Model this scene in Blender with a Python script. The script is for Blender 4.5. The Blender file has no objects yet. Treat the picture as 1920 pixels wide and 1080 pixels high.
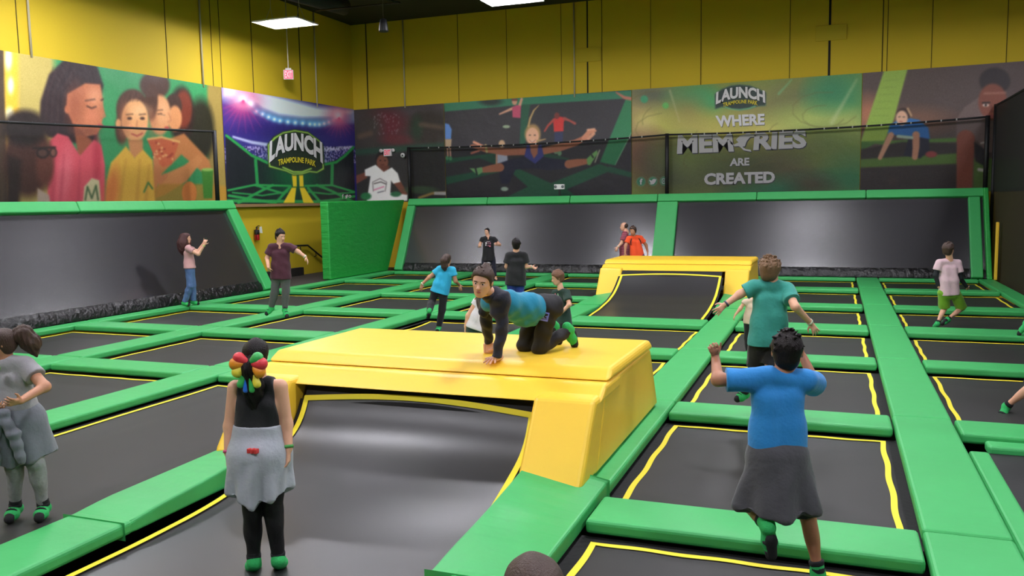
import bpy, bmesh, math, random
import numpy as np
from mathutils import Vector, Matrix

# ------------------------------------------------------------------ camera, world, light, exposure
S = bpy.context.scene
COL = S.collection
F_PX, YAW, PITCH, ROLL, CAM_H = 1592.0, 0.36380, 0.10094, 0.01698, 2.6
cy_, sy_ = math.cos(YAW), math.sin(YAW)
fwd = np.array([-sy_*math.cos(PITCH), cy_*math.cos(PITCH), -math.sin(PITCH)])
rgt0 = np.array([cy_, sy_, 0.0]); dwn0 = np.cross(fwd, rgt0)
rgt = math.cos(ROLL)*rgt0 + math.sin(ROLL)*dwn0
dwn = -math.sin(ROLL)*rgt0 + math.cos(ROLL)*dwn0
CAM = np.array([0.0, 0.0, CAM_H])
cam_data = bpy.data.cameras.new('camera'); cam_data.sensor_width = 36.0
cam_data.lens = 36.0*F_PX/1920.0; cam_data.clip_start = 0.05; cam_data.clip_end = 300
cam = bpy.data.objects.new('camera', cam_data); COL.objects.link(cam)
cam.matrix_world = Matrix(((rgt[0], -dwn[0], -fwd[0], 0), (rgt[1], -dwn[1], -fwd[1], 0), (rgt[2], -dwn[2], -fwd[2], CAM_H), (0, 0, 0, 1)))
S.camera = cam
world = bpy.data.worlds.new('world'); S.world = world; world.use_nodes = True
world.node_tree.nodes['Background'].inputs[0].default_value = (1, 1, 1, 1)
world.node_tree.nodes['Background'].inputs[1].default_value = 0.03
S.view_settings.view_transform = 'Standard'; S.view_settings.look = 'None'
S.view_settings.gamma = 1.0; S.view_settings.exposure = 0.0
try: S.view_settings.use_curve_mapping = False
except Exception: pass
LAMP_STRENGTH, LAMP_Z = 185.0, 8.25                     # the hall is lit by its own hanging high-bay lamps (built below)
LAMPS = [(x, y) for y in (22.77, 15.3, 7.9, 0.4) for x in (-16.03, -8.57, -1.11, 6.35)]

# ------------------------------------------------------------------ helpers
def ray(px, py):
    v = np.array([(px-960)/F_PX, (py-540)/F_PX, 1.0]); return v[0]*rgt + v[1]*dwn + v[2]*fwd
def at(px, py, Y=None, X=None, Z=None):
    d = ray(px, py)
    t = Y/d[1] if Y is not None else (X/d[0] if X is not None else (Z-CAM_H)/d[2])
    return CAM + t*d
def pix(p):
    q = np.asarray(p, float) - CAM; z = q@fwd
    return 960 + F_PX*(q@rgt)/z, 540 + F_PX*(q@dwn)/z
def lin(c):
    if isinstance(c, str): c = tuple(int(c[i:i+2], 16) for i in (0, 2, 4))
    return tuple(((v/255)/12.92 if v/255 <= 0.04045 else ((v/255+0.055)/1.055)**2.4) for v in c)
MATS = {}
def mat(name, c, rough=0.6, bump=0.0, scale=8.0, var=0.0, spec=0.5, metal=0.0, emit=0.0, aniso=None, sheen=0.0, dist=0.02):
    if name in MATS: return MATS[name]
    m = bpy.data.materials.new(name); m.use_nodes = True; nt = m.node_tree; b = nt.nodes['Principled BSDF']
    L = nt.links.new; c = lin(c)
    b.inputs['Base Color'].default_value = (*c, 1); b.inputs['Roughness'].default_value = rough
    b.inputs['Specular IOR Level'].default_value = spec; b.inputs['Metallic'].default_value = metal
    if sheen: b.inputs['Sheen Weight'].default_value = sheen
    if emit:
        b.inputs['Emission Color'].default_value = (*c, 1); b.inputs['Emission Strength'].default_value = emit
    if bump or var:
        tc = nt.nodes.new('ShaderNodeTexCoord'); mp = nt.nodes.new('ShaderNodeMapping'); L(tc.outputs['Object'], mp.inputs[0])
        if aniso: mp.inputs['Scale'].default_value = aniso
        n = nt.nodes.new('ShaderNodeTexNoise'); n.inputs['Scale'].default_value = scale; n.inputs['Detail'].default_value = 4
        L(mp.outputs[0], n.inputs['Vector'])
        if bump:
            bp = nt.nodes.new('ShaderNodeBump'); bp.inputs['Strength'].default_value = bump; bp.inputs['Distance'].default_value = dist
            L(n.outputs['Fac'], bp.inputs['Height']); L(bp.outputs[0], b.inputs['Normal'])
        if var:
            mx = nt.nodes.new('ShaderNodeMix'); mx.data_type = 'RGBA'
            mx.inputs[6].default_value = (*[v*(1-var) for v in c], 1); mx.inputs[7].default_value = (*[min(1, v*(1+var)) for v in c], 1)
            L(n.outputs['Fac'], mx.inputs[0]); L(mx.outputs[2], b.inputs['Base Color'])
    MATS[name] = m; return m
def vcol_mat(name, rough=0.5, bump=0.15):
    if name in MATS: return MATS[name]
    m = bpy.data.materials.new(name); m.use_nodes = True; nt = m.node_tree; b = nt.nodes['Principled BSDF']
    a = nt.nodes.new('ShaderNodeVertexColor'); a.layer_name = 'print'; nt.links.new(a.outputs[0], b.inputs['Base Color'])
    b.inputs['Roughness'].default_value = rough
    tc = nt.nodes.new('ShaderNodeTexCoord'); n = nt.nodes.new('ShaderNodeTexNoise'); n.inputs['Scale'].default_value = 1.2; n.inputs['Detail'].default_value = 3
    bp = nt.nodes.new('ShaderNodeBump'); bp.inputs['Strength'].default_value = bump; bp.inputs['Distance'].default_value = 0.1
    nt.links.new(tc.outputs['Object'], n.inputs['Vector']); nt.links.new(n.outputs['Fac'], bp.inputs['Height']); nt.links.new(bp.outputs[0], b.inputs['Normal'])
    MATS[name] = m; return m
def net_mat(name, c, alpha):
    if name in MATS: return MATS[name]
    m = bpy.data.materials.new(name); m.use_nodes = True; nt = m.node_tree; b = nt.nodes['Principled BSDF']
    b.inputs['Base Color'].default_value = (*lin(c), 1); b.inputs['Roughness'].default_value = 0.9; b.inputs['Alpha'].default_value = alpha
    MATS[name] = m; return m

def link(o, parent=None):
    COL.objects.link(o)
    if parent is not None:
        o.parent = parent
        o.matrix_parent_inverse = parent.matrix_world.inverted() if False else Matrix.Translation(-parent.location)
    return o
def tag(o, label=None, cat=None, group=None, kind=None):
    if label: o['label'] = label
    if cat: o['category'] = cat
    if group: o['group'] = group
    if kind: o['kind'] = kind
    return o
def empty(name, loc, label, cat, group=None):
    o = bpy.data.objects.new(name, None); o.location = loc; o.empty_display_size = 0.2; COL.objects.link(o)
    return tag(o, label, cat, group)
def mesh_from(name, verts, faces, m, parent=None, smooth=False, recentre=True, mats=None, midx=None):
    verts = np.asarray(verts, float)
    me = bpy.data.meshes.new(name)
    c = np.zeros(3)
    if recentre:
        c = (verts.min(0)+verts.max(0))/2; c[2] = verts[:, 2].min()
    me.from_pydata((verts-c).tolist(), [], [list(map(int, f)) for f in faces] if not isinstance(faces, np.ndarray) else faces.tolist())
    for k in (mats or [m]): me.materials.append(k)
    if midx is not None: me.polygons.foreach_set('material_index', midx)
    if smooth: me.polygons.foreach_set('use_smooth', [True]*len(me.polygons))
    me.update()
    o = bpy.data.objects.new(name, me); o.location = c
    return link(o, parent)
def from_bm(name, bm, m, parent=None, smooth=False):
    bmesh.ops.recalc_face_normals(bm, faces=bm.faces)
    co = np.array([v.co[:] for v in bm.verts]); c = (co.min(0)+co.max(0))/2; c[2] = co[:, 2].min()
    bmesh.ops.translate(bm, verts=bm.verts, vec=Vector(-c))
    me = bpy.data.meshes.new(name); bm.to_mesh(me); bm.free(); me.materials.append(m)
    if smooth: me.polygons.foreach_set('use_smooth', [True]*len(me.polygons))
    o = bpy.data.objects.new(name, me); o.location = c
    return link(o, parent)
def bm_hull8(bm, pts, r=0.0, seg=2):
    """box-like solid from 8 points: bottom loop 4, top loop 4"""
    vs = [bm.verts.new(tuple(map(float, p))) for p in pts]
    fs = [(0, 3, 2, 1), (4, 5, 6, 7), (0, 1, 5, 4), (1, 2, 6, 5), (2, 3, 7, 6), (3, 0, 4, 7)]
    ff = [bm.faces.new([vs[i] for i in f]) for f in fs]
    if r:
        es = list({e for f in ff for e in f.edges})
        bmesh.ops.bevel(bm, geom=es, offset=r, segments=seg, profile=0.5, affect='EDGES', clamp_overlap=True)
def bm_box(bm, x0, x1, y0, y1, z0, z1, r=0.0, seg=2):
    bm_hull8(bm, [(x0, y0, z0), (x1, y0, z0), (x1, y1, z0), (x0, y1, z0), (x0, y0, z1), (x1, y0, z1), (x1, y1, z1), (x0, y1, z1)], r, seg)
def box(name, x0, x1, y0, y1, z0, z1, m, parent=None, r=0.0, seg=2, smooth=False):
    bm = bmesh.new(); bm_box(bm, x0, x1, y0, y1, z0, z1, r, seg); return from_bm(name, bm, m, parent, smooth)
def hull8(name, pts, m, parent=None, r=0.0, seg=2, smooth=False):
    bm = bmesh.new(); bm_hull8(bm, pts, r, seg); return from_bm(name, bm, m, parent, smooth)
def bm_tube(bm, pts, r, n=8, cap=True):
    pts = [np.asarray(p, float) for p in pts]; rings = []
    rr = r if hasattr(r, '__len__') else [r]*len(pts)
    for i, p in enumerate(pts):
        t = pts[min(i+1, len(pts)-1)] - pts[max(i-1, 0)]; t /= np.linalg.norm(t)+1e-9
        a = np.cross(t, (0, 0, 1.0))
        if np.linalg.norm(a) < 0.1: a = np.cross(t, (1.0, 0, 0))
        a /= np.linalg.norm(a); b = np.cross(t, a)
        rings.append([bm.verts.new(tuple(p + rr[i]*(math.cos(2*math.pi*k/n)*a + math.sin(2*math.pi*k/n)*b))) for k in range(n)])
    for r0, r1 in zip(rings, rings[1:]):
        for k in range(n): bm.faces.new((r0[k], r0[(k+1) % n], r1[(k+1) % n], r1[k]))
    if cap: bm.faces.new(rings[0][::-1]); bm.faces.new(rings[-1])
def tube(name, pts, r, m, parent=None, n=8):
    bm = bmesh.new(); bm_tube(bm, pts, r, n); return from_bm(name, bm, m, parent, True)
def bm_lathe(bm, c, prof, n=20):
    rings = [[bm.verts.new((c[0]+r*math.cos(2*math.pi*k/n), c[1]+r*math.sin(2*math.pi*k/n), c[2]+z)) for k in range(n)] for r, z in prof]
    for r0, r1 in zip(rings, rings[1:]):
        for k in range(n): bm.faces.new((r0[k], r0[(k+1) % n], r1[(k+1) % n], r1[k]))
    bm.faces.new(rings[0][::-1]); bm.faces.new(rings[-1])
def grid_mesh(name, G, m, parent=None, smooth=True, cols=None):
    """G: (ny, nx, 3) points"""
    ny, nx = G.shape[:2]; idx = np.arange(ny*nx).reshape(ny, nx)
    f = np.stack([idx[:-1, :-1], idx[:-1, 1:], idx[1:, 1:], idx[1:, :-1]], -1).reshape(-1, 4)
    o = mesh_from(name, G.reshape(-1, 3), f, m, parent, smooth)
    if cols is not None:
        a = o.data.color_attributes.new('print', 'FLOAT_COLOR', 'POINT')
        a.data.foreach_set('color', np.concatenate([cols.reshape(-1, 3), np.ones((ny*nx, 1))], 1).ravel().astype(np.float32))
    return o
rnd = random.Random(5)
NTH = ['first', 'second', 'third', 'fourth', 'fifth', 'sixth', 'seventh', 'eighth', 'ninth']

# ------------------------------------------------------------------ materials of the hall
GREEN = mat('green_vinyl', (62, 174, 94), 0.5, 0.25, 5.0, 0.05)
GREENW = mat('green_wrinkled_vinyl', (38, 160, 66), 0.5, 0.5, 3.0, 0.08, aniso=(1, 1, 3.0), dist=0.06)
YELLOW = mat('yellow_vinyl', (250, 204, 58), 0.42, 0.22, 4.0, 0.02)
TAPE = mat('yellow_webbing', (240, 222, 50), 0.7, 0.1, 60)
BED = mat('black_woven_mat', (43, 42, 41), 0.55, 0.12, 160, 0.12, spec=.35, dist=0.004)
RBED = mat('black_ramp_mat', (42, 41, 42), 0.38, 0.12, 160, 0.12, spec=.8, dist=0.004)
GAP = mat('black_spring_fabric', (14, 13, 14), 0.8, 0.2, 20)
SKIRT = mat('black_vinyl_skirt', (20, 19, 21), 0.28, 0.9, 9.0, dist=0.05)
WALLY = mat('yellow_painted_wall', (212, 182, 34), 0.75, 0.06, 20, 0.03)
WALLDARK = mat('dark_painted_wall', (60, 52, 40), 0.8, 0.05, 10, 0.1)
CEIL = mat('dark_ceiling_deck', (44, 42, 36), 0.9, 0.1, 3, 0.1)
CONCRETE = mat('dark_floor', (38, 36, 36), 0.8, 0.1, 6, 0.2)
SEAM = mat('wall_joint', (60, 50, 12), 0.9, 0.05, 9)
BLACKM = mat('black_metal', (16, 16, 18), 0.4, 0.05, 30)
WHITEM = mat('white_enamel', (225, 225, 222), 0.4, 0.03, 30)
PIPEW = mat('bare_conduit', (190, 180, 150), 0.5, 0.03, 30)
WOOD = mat('raw_wood_ledge', (150, 118, 80), 0.7, 0.1, 14, 0.15)
# ------------------------------------------------------------------ the shell of the hall
XL, YB, XR, YF, ZC, ZF = -18.94, 31.46, 12.0, -7.0, 10.0, -1.0
def struct(o): o['kind'] = 'structure'; return o
struct(box('floor', XL-.3, XR+.3, YF-.3, YB+.3, ZF-.2, ZF, CONCRETE))
struct(box('ceiling', XL-.3, XR+.3, YF-.3, YB+.3, ZC, ZC+.2, CEIL))
struct(box('wall_left', XL-.3, XL, YF-.3, YB+.3, ZF, ZC, WALLY))
struct(box('wall_back', XL, XR, YB, YB+.3, ZF, ZC, WALLY))
struct(box('wall_right', XR, XR+.3, YF-.3, YB+.3, ZF, ZC, WALLDARK))
struct(box('wall_front', XL, XR, YF-.3, YF, ZF, ZC, WALLDARK))
# panel joints of the concrete walls
def seam_back(px, py, w, m=SEAM, z0=6.4, z1=ZC, d=0.012):
    x = at(px, py, Y=YB)[0]
    return struct(box('trim_1', x-w/2, x+w/2, YB-d, YB, z0, z1, m))
for px, w in ((1314, .025), (860, .02), (1480, .02), (1129, .02), (1053, .015), (1653, .03), (1662, .02), (1745, .02), (1885, .02), (951, .015), (689, .05), (652, .025), (1220, .015)):
    seam_back(px, 150, w)
seam_back(1102, 150, .05, GAP); seam_back(1555, 100, .075, GAP)
def seam_left(px, py, w, m=SEAM):
    y = at(px, py, X=XL)[1]
    return struct(box('trim_2', XL, XL+.012, y-w/2, y+w/2, 6.3, ZC, m))
for px, w in ((475, .03), (400, .02), (416, .02), (316, .02), (564, .05), (40, .02)): seam_left(px, 160, w)
for px, py, lab in ((1077, 150, 'thin pale conduit running up the yellow back wall beside the left joint plate'),
                    (758, 150, 'thin conduit up the yellow back wall just right of the hanging black speaker'),
                    (637, 150, 'pair-mounted dark pipe rising from the corner where two banners meet'),
                    (603, 150, 'thin conduit left of the dark pipe near the room corner')):
    p = at(px, py, Y=YB-.04)
    tag(tube('wall_conduit', [(p[0], YB-.04, 6.5), (p[0], YB-.04, 8.2), (p[0], YB-.04, ZC-.02)], .03 if px != 637 else .06, PIPEW if px in (1077, 758) else mat('painted_pipe', (120, 104, 30), .6, .05, 9)), lab, 'pipe')
for px, lab in ((61, 'pale conduit up the yellow left wall above the girl in pink on the banner'), (380, 'pale conduit up the yellow left wall above the right end of the pizza banner'), (592, 'pale conduit up the left wall close to the room corner')):
    y = at(px, 130, X=XL+.04)[1]
    tag(tube('wall_conduit', [(XL+.04, y, 6.4), (XL+.04, y, 8), (XL+.04, y, ZC-.02)], .03, PIPEW), lab, 'pipe')
for (xa, ya, xb, yb, lab) in ((1079, 90, 1127, 116, 'flat yellow cover plate over the wall joint above the leaping girl banner'), (1529, 47, 1588, 76, 'flat yellow cover plate over the black wall joint at upper right')):
    a = at(xa, (ya+yb)/2, Y=YB); b = at(xb, (ya+yb)/2, Y=YB); t = at((xa+xb)/2, ya, Y=YB)[2]; l = at((xa+xb)/2, yb, Y=YB)[2]
    tag(box('joint_plate', a[0], b[0], YB-.05, YB-.012, l, t, mat('yellow_plate', (205, 178, 30), .7, .05, 9), r=.01), lab, 'plate')

# ------------------------------------------------------------------ the trampoline grid
XC = [(-16.45, -16.0), (-13.1, -12.45), (-9.6, -8.95), (-6.1, -5.45), (-2.5, -1.88), (.67, 1.33), (4.15, 4.6)]
LANE = ['leftmost lane', 'second lane from left', 'lane left of the ramps', 'ramp lane', 'lane right of the ramps', 'rightmost lane']
COLN = ['along the foot of the left slope', 'between the two leftmost lanes', 'between second and third lanes',
        'left of the ramp lane', 'right of the ramp lane', 'between the two rightmost lanes', 'along the dark net at right']
RL = [(29.1, 29.42), (25.5, 26.05), (21.8, 22.35), (17.87, 18.6), (14.2, 14.95), (10.5, 11.18), (6.45, 7.15), (2.6, 3.3)]
RR = [(29.1, 29.42), (25.45, 26.08), (21.38, 22.1), (17.65, 18.52), (14.15, 14.78), (10.22, 10.87), (6.48, 7.12), (2.6, 3.3)]
def rows(b): return RL if b < 3 else RR
def pad(x0, x1, y0, y1, label, z0=-.12, z1=0.0, name='safety_pad', g=.012):
    o = box(name, x0+g, x1-g, y0+g, y1-g, z0, z1, GREEN, r=.035, seg=3)
    o.rotation_euler[2] = rnd.uniform(-.002, .002)
    return tag(o, label, 'pad')
# pads that run across, between two columns
for b in range(6):
    for i, (y0, y1) in enumerate(rows(b)):
        if i == 0:
            nm = 'narrow green edge pad at the back slope foot, ' + LANE[b]
            pad(XC[b][1], XC[b+1][0], y0, y1, nm); continue
        if b == 2 and i == 6: continue                       # one long bed here
        if b == 3 and i in (2, 6): continue                  # the ramps stand here
        if b == 3 and i == 1: continue
        if b == 3 and i == 5: continue
        if b == 5 and i in (6, 7): continue
        pad(XC[b][1], XC[b+1][0], y0, y1, 'green cross pad, %s from the back slope, in the %s' % (NTH[i-1], LANE[b]))
# pads that run lengthways
for c in range(7):
    R = RL if c < 3 else RR
    for i in range(7):
        y1 = R[i][1] if i == 0 else R[i][1]; y0 = R[i+1][1]
        if c == 6 and i > 4: continue
        if c in (3, 4): y1 = {2: 20.62, 6: 5.32}.get(i, y1); y0 = {1: 22.65, 5: 7.35}.get(i, y0)
        pad(XC[c][0], XC[c][1], y0, y1, 'green lengthways pad %s, %s from the back' % (COLN[c], NTH[i]))
# beds
def bed(b, x0, x1, y0, y1, label, dips=()):
    e = empty('trampoline', ((x0+x1)/2, (y0+y1)/2, -.16), label, 'trampoline')
    ins, tw, Z = .11, .055, -.135
    nx, ny = 48, 48
    xs = np.linspace(x0+ins, x1-ins, nx); ys = np.linspace(y0+ins, y1-ins, ny)
    GX, GY = np.meshgrid(xs, ys)
    def dz(x, y):
        u = np.clip(np.minimum(x-(x0+ins), (x1-ins)-x)/.5, 0, 1)*np.clip(np.minimum(y-(y0+ins), (y1-ins)-y)/.5, 0, 1)
        d = -.03*u
        for (dx, dy, dep, rad) in dips: d = d - dep*np.exp(-((x-dx)**2+(y-dy)**2)/rad**2)
        return d
    grid_mesh('mat', np.stack([GX, GY, Z+dz(GX, GY)], -1), BED, e)
    # black fabric over the springs: a flat ring under the pads
    xo0, xo1, yo0, yo1 = x0-.06, x1+.06, y0-.06, y1+.06
    v = []; f = []
    for k, (a, b_) in enumerate([((xo0, yo0), (x0+ins, y0+ins)), ((xo1, yo0), (x1-ins, y0+ins)), ((xo1, yo1), (x1-ins, y1-ins)), ((xo0, yo1), (x0+ins, y1-ins))]):
        v += [(*a, Z-.02), (*b_, Z)]
    for k in range(4): f.append((2*k, 2*((k+1) % 4), 2*((k+1) % 4)+1, 2*k+1))
    mesh_from('spring_cover', v, f, GAP, e)
    # yellow border line, slightly wavy
    N = 40
    pts = []
    for (ax, ay), (bx, by) in (((0, 0), (1, 0)), ((1, 0), (1, 1)), ((1, 1), (0, 1)), ((0, 1), (0, 0))):
        for k in range(N): pts.append((ax+(bx-ax)*k/N, ay+(by-ay)*k/N))
    v = []; f = []
    for (s, t) in pts:
        w = .008*math.sin(s*23+b)+.008*math.sin(t*19+y0)
        for off in (0.0, tw):
            x = x0+ins-.005+off + (x1-x0-2*ins+.01-2*off)*s; y = y0+ins-.005+off + (y1-y0-2*ins+.01-2*off)*t
            q = w*(1 if s in (0, 1) else 0); p_ = w*(1 if t in (0, 1) else 0)
            z = Z+.008+float(dz(np.array(x), np.array(y)))
            v.append((x+q, y+p_, z))
    n = len(pts)
    for k in range(n): f.append((2*k, 2*((k+1) % n), 2*((k+1) % n)+1, 2*k+1))
    mesh_from('border_tape', v, f, TAPE, e)
    return e
DIPS = {}
DIPS[(2, 3)] = [(at(822, 617, Z=-.2)[0], at(822, 617, Z=-.2)[1], .10, .8)]
for b in range(6):
    R = rows(b)
    for i in range(7):
        y1, y0 = R[i][0], R[i+1][1]
        if b == 2 and i == 5: y0 = R[7][1]
        if b == 2 and i == 6: continue
        if b == 3 and i in (1, 2, 4, 5, 6): 
            if i in (1, 2, 5, 6): continue
            if i == 4: y0 = 10.85
        if b == 3 and i == 0: y0 = 26.05
        if b == 5 and i in (5, 6): continue
        bed(b, XC[b][1], XC[b+1][0], y0, y1, 'black trampoline, %s from the back slope, in the %s' % (NTH[i], LANE[b]), DIPS.get((b, i), ()))
# dark padded floor at lower right, with its thin green lip pads
tag(box('floor_mat', 1.5, 7.5, 2.0, 9.98, -.3, -.13, mat('black_floor_mat', (30, 30, 31), .6, .1, 30, .1), r=.02), 'plain black floor mat beside the green walkway at lower right', 'mat')
pad(1.33, 1.55, 2.6, 9.75, 'thin green lip pad beside the plain black floor mat', z0=-.16, z1=-.05)
pad(1.55, 7.4, 9.95, 10.22, 'thin green lip pad along the far edge of the plain black floor mat', z0=-.16, z1=-.05)
pad(4.6, 7.4, 10.22, 10.85, 'green cross pad ending the rightmost lane beside the plain black floor mat')

# ------------------------------------------------------------------ the two yellow ramps
def ramp(dy, prof, label, lab_bed, bed_y0):
    e = empty('ramp_platform', (-4.08, 9.1+dy, 0), label, 'ramp')
    xl, xr = -6.08, -2.06
    def B(name, pts, r=.04): return hull8(name, [(x, y+dy, z) for x, y, z in pts], YELLOW, e, r=r, seg=3)
    # top slab
    B('top_slab', [(xl-.02, 8.02, .82), (xr+.02, 8.02, .82), (xr+.03, 10.16, .80), (xl-.03, 10.16, .80), (xl+.0, 8.2, .93), (xr, 8.2, .93), (xr, 10.05, .92), (xl, 10.05, .92)], .045)
    # front beam below the slab, overhanging the bed
    B('front_beam', [(xl-.015, 7.64, .665), (xr+.015, 7.64, .665), (xr+.015, 8.5, .665), (xl-.015, 8.5, .665), (xl-.015, 7.92, .815), (xr+.015, 7.92, .815), (xr+.015, 8.5, .815), (xl-.015, 8.5, .815)], .04)
    # legs: wedge pads leaning back
    for x0, x1 in ((xl, xl+.62), (xr-.62, xr)):
        B('leg_pad', [(x0, 7.02, 0.02), (x1, 7.02, 0.02), (x1, 7.62, 0.02), (x0, 7.62, 0.02), (x0, 7.57, .74), (x1, 7.57, .74), (x1, 7.95, .74), (x0, 7.95, .74)], .05)
    # side walls behind the legs
    for x0, x1 in ((xl+.0, xl+.16), (xr-.16, xr)):
        B('side_pad', [(x0, 7.55, 0.02), (x1, 7.55, 0.02), (x1, 10.55, 0.02), (x0, 10.55, 0.02), (x0, 7.95, .80), (x1, 7.95, .80), (x1, 10.1, .80), (x0, 10.1, .80)], .035)
    B('back_pad', [(xl+.2, 10.38, 0.02), (xr-.2, 10.38, 0.02), (xr-.2, 10.55, 0.02), (xl+.2, 10.55, 0.02), (xl+.2, 9.95, .79), (xr-.2, 9.95, .79), (xr-.2, 10.1, .79), (xl+.2, 10.1, .79)], .035)
    # curved bed
    t = empty('ramp_trampoline', (-4.05, prof[0][0], prof[0][1]-.02), lab_bed, 'trampoline')
    py = np.array([p[0] for p in prof]); pz = np.array([p[1] for p in prof])
    s = np.concatenate([[0], np.cumsum(np.hypot(np.diff(py), np.diff(pz)))])
    ss = np.linspace(0, s[-1], 60)
    def smooth(a):
        for _ in range(6): a[1:-1] = (a[:-2]+2*a[1:-1]+a[2:])/4
        return a
    yy = smooth(np.interp(ss, s, py)); zz = smooth(np.interp(ss, s, pz))
    bx0, bx1 = -5.34, -2.74
    xs = np.linspace(bx0, bx1, 40)
    G = np.zeros((60, 40, 3)); G[..., 0] = xs[None]; G[..., 1] = yy[:, None]; G[..., 2] = zz[:, None]
    u = np.sin(np.pi*np.linspace(0, 1, 40))[None]**.6*np.sin(np.pi*np.linspace(0, 1, 60))[:, None]**.6
    ty = np.gradient(yy, ss); tz = np.gradient(zz, ss)
    G[..., 1] += (tz[:, None]*u*.05); G[..., 2] -= (ty[:, None]*u*.05)
    G[-1, :, 1] += tz[-1]*0; e_ = np.clip((np.arange(60)-44)/15., 0, 1)[:, None]*.085*np.sin(np.pi*np.linspace(0, 1, 40))[None]
    G[..., 1] += ty[-1]*e_; G[..., 2] += tz[-1]*e_
    grid_mesh('mat', G, RBED, t)
    # tape and the black fabric outside it follow the same curve
    nrm = np.stack([0*yy, -tz, ty], 1)
    line = np.stack([0*yy, yy, zz], 1)
    def strip(name, xa, xb, lift, m):
        A = line+nrm*lift; A = A.copy(); B_ = A.copy(); A[:, 0] = xa; B_[:, 0] = xb
        return A, B_
    v = []; f = []
    def add(A, B_):
        k = len(v)
        for a, b_ in zip(A, B_): v.append(a); v.append(b_)
        for j in range(len(A)-1): f.append((k+2*j, k+2*j+1, k+2*j+3, k+2*j+2))
    for xa, xb in ((bx0-.03, bx0+.03), (bx1-.03, bx1+.03)): add(*strip('', xa, xb, .012, TAPE))
    n_ = nrm[-1]*.012; tdir = np.array([0, ty[-1], tz[-1]])
    bow = .085*np.sin(np.pi*np.linspace(0, 1, 30))
    xx = np.linspace(bx0-.03, bx1+.03, 30)
    A = np.stack([xx, line[-1][1]+n_[1]+tdir[1]*bow, line[-1][2]+n_[2]+tdir[2]*bow], 1); add(A-tdir*.03, A+tdir*.03)
    A = np.stack([xx, 0*xx+line[0][1], 0*xx+line[0][2]+.012], 1); add(A-np.array([0, .03, 0]), A+np.array([0, .03, 0]))
    mesh_from('border_tape', v, f, TAPE, t)
    v = []; f = []
    for xa, xb in ((bx0-.095, bx0-.02), (bx1+.02, bx1+.075)): add(*strip('', xa, xb, -.02, GAP))
    A = np.stack([xx*1.0, 0*xx+line[-1][1], 0*xx+line[-1][2]-.01], 1); add(A, A+tdir*.26)
    mesh_from('spring_cover', v, f, GAP, t)
    return e
PF = [(3.4, -.14), (5.2, -.17), (5.9, -.16), (6.33, -.13), (6.68, -.06), (7.08, .06), (7.42, .17), (7.61, .33), (7.69, .51)]
PR = [(18.66, -.12), (20.0, -.05), (20.9, .05), (21.5, .18), (21.95, .36), (22.35, .58)]
ramp(0, PF, 'large yellow padded ramp platform nearest the camera, boy kneeling on top', 'curved black ramp trampoline with yellow border under the nearest yellow platform', 3.4)
ramp(15.3, PR, 'yellow padded ramp platform farther back, standing before the back slope', 'curved black ramp trampoline with yellow border under the farther yellow platform', 18.6)
# green side pads that curl up beside each ramp
for dy, w in ((0, 'nearer'), (15.3, 'farther')):
    for xa, xb, sd in ((-6.1, -5.47, 'left'), (-2.66, -1.9, 'right')):
        y0, y1 = 5.2+dy, 7.35+dy
        n = 14; v = []; f = []
        inner = 1 if sd == 'left' else 0
        for k in range(n):
            t = k/(n-1); y = y0+(y1-y0)*t; z_ = -.014+.03*min(1, t*5); zi = z_+.16*t**1.7; zo = z_+.02*t
            zl, zr = (zo, zi) if inner else (zi, zo)
            v += [(xa, y, -.12), (xb, y, -.12), (xb-.0, y, zr), (xa, y, zl)]
        for k in range(n-1):
            for j in range(4): f.append((4*k+j, 4*k+(j+1) % 4, 4*k+4+(j+1) % 4, 4*k+4+j))
        f.append((0, 1, 2, 3)); f.append((4*n-4, 4*n-1, 4*n-2, 4*n-3))
        o = mesh_from('safety_pad', v, f, GREEN)
        bv = o.modifiers.new('bevel', 'BEVEL'); bv.width = .025; bv.segments = 3; bv.limit_method = 'ANGLE'
        tag(o, 'green pad curling up at the %s side of the %s ramp bed' % (sd, w), 'pad')

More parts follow.
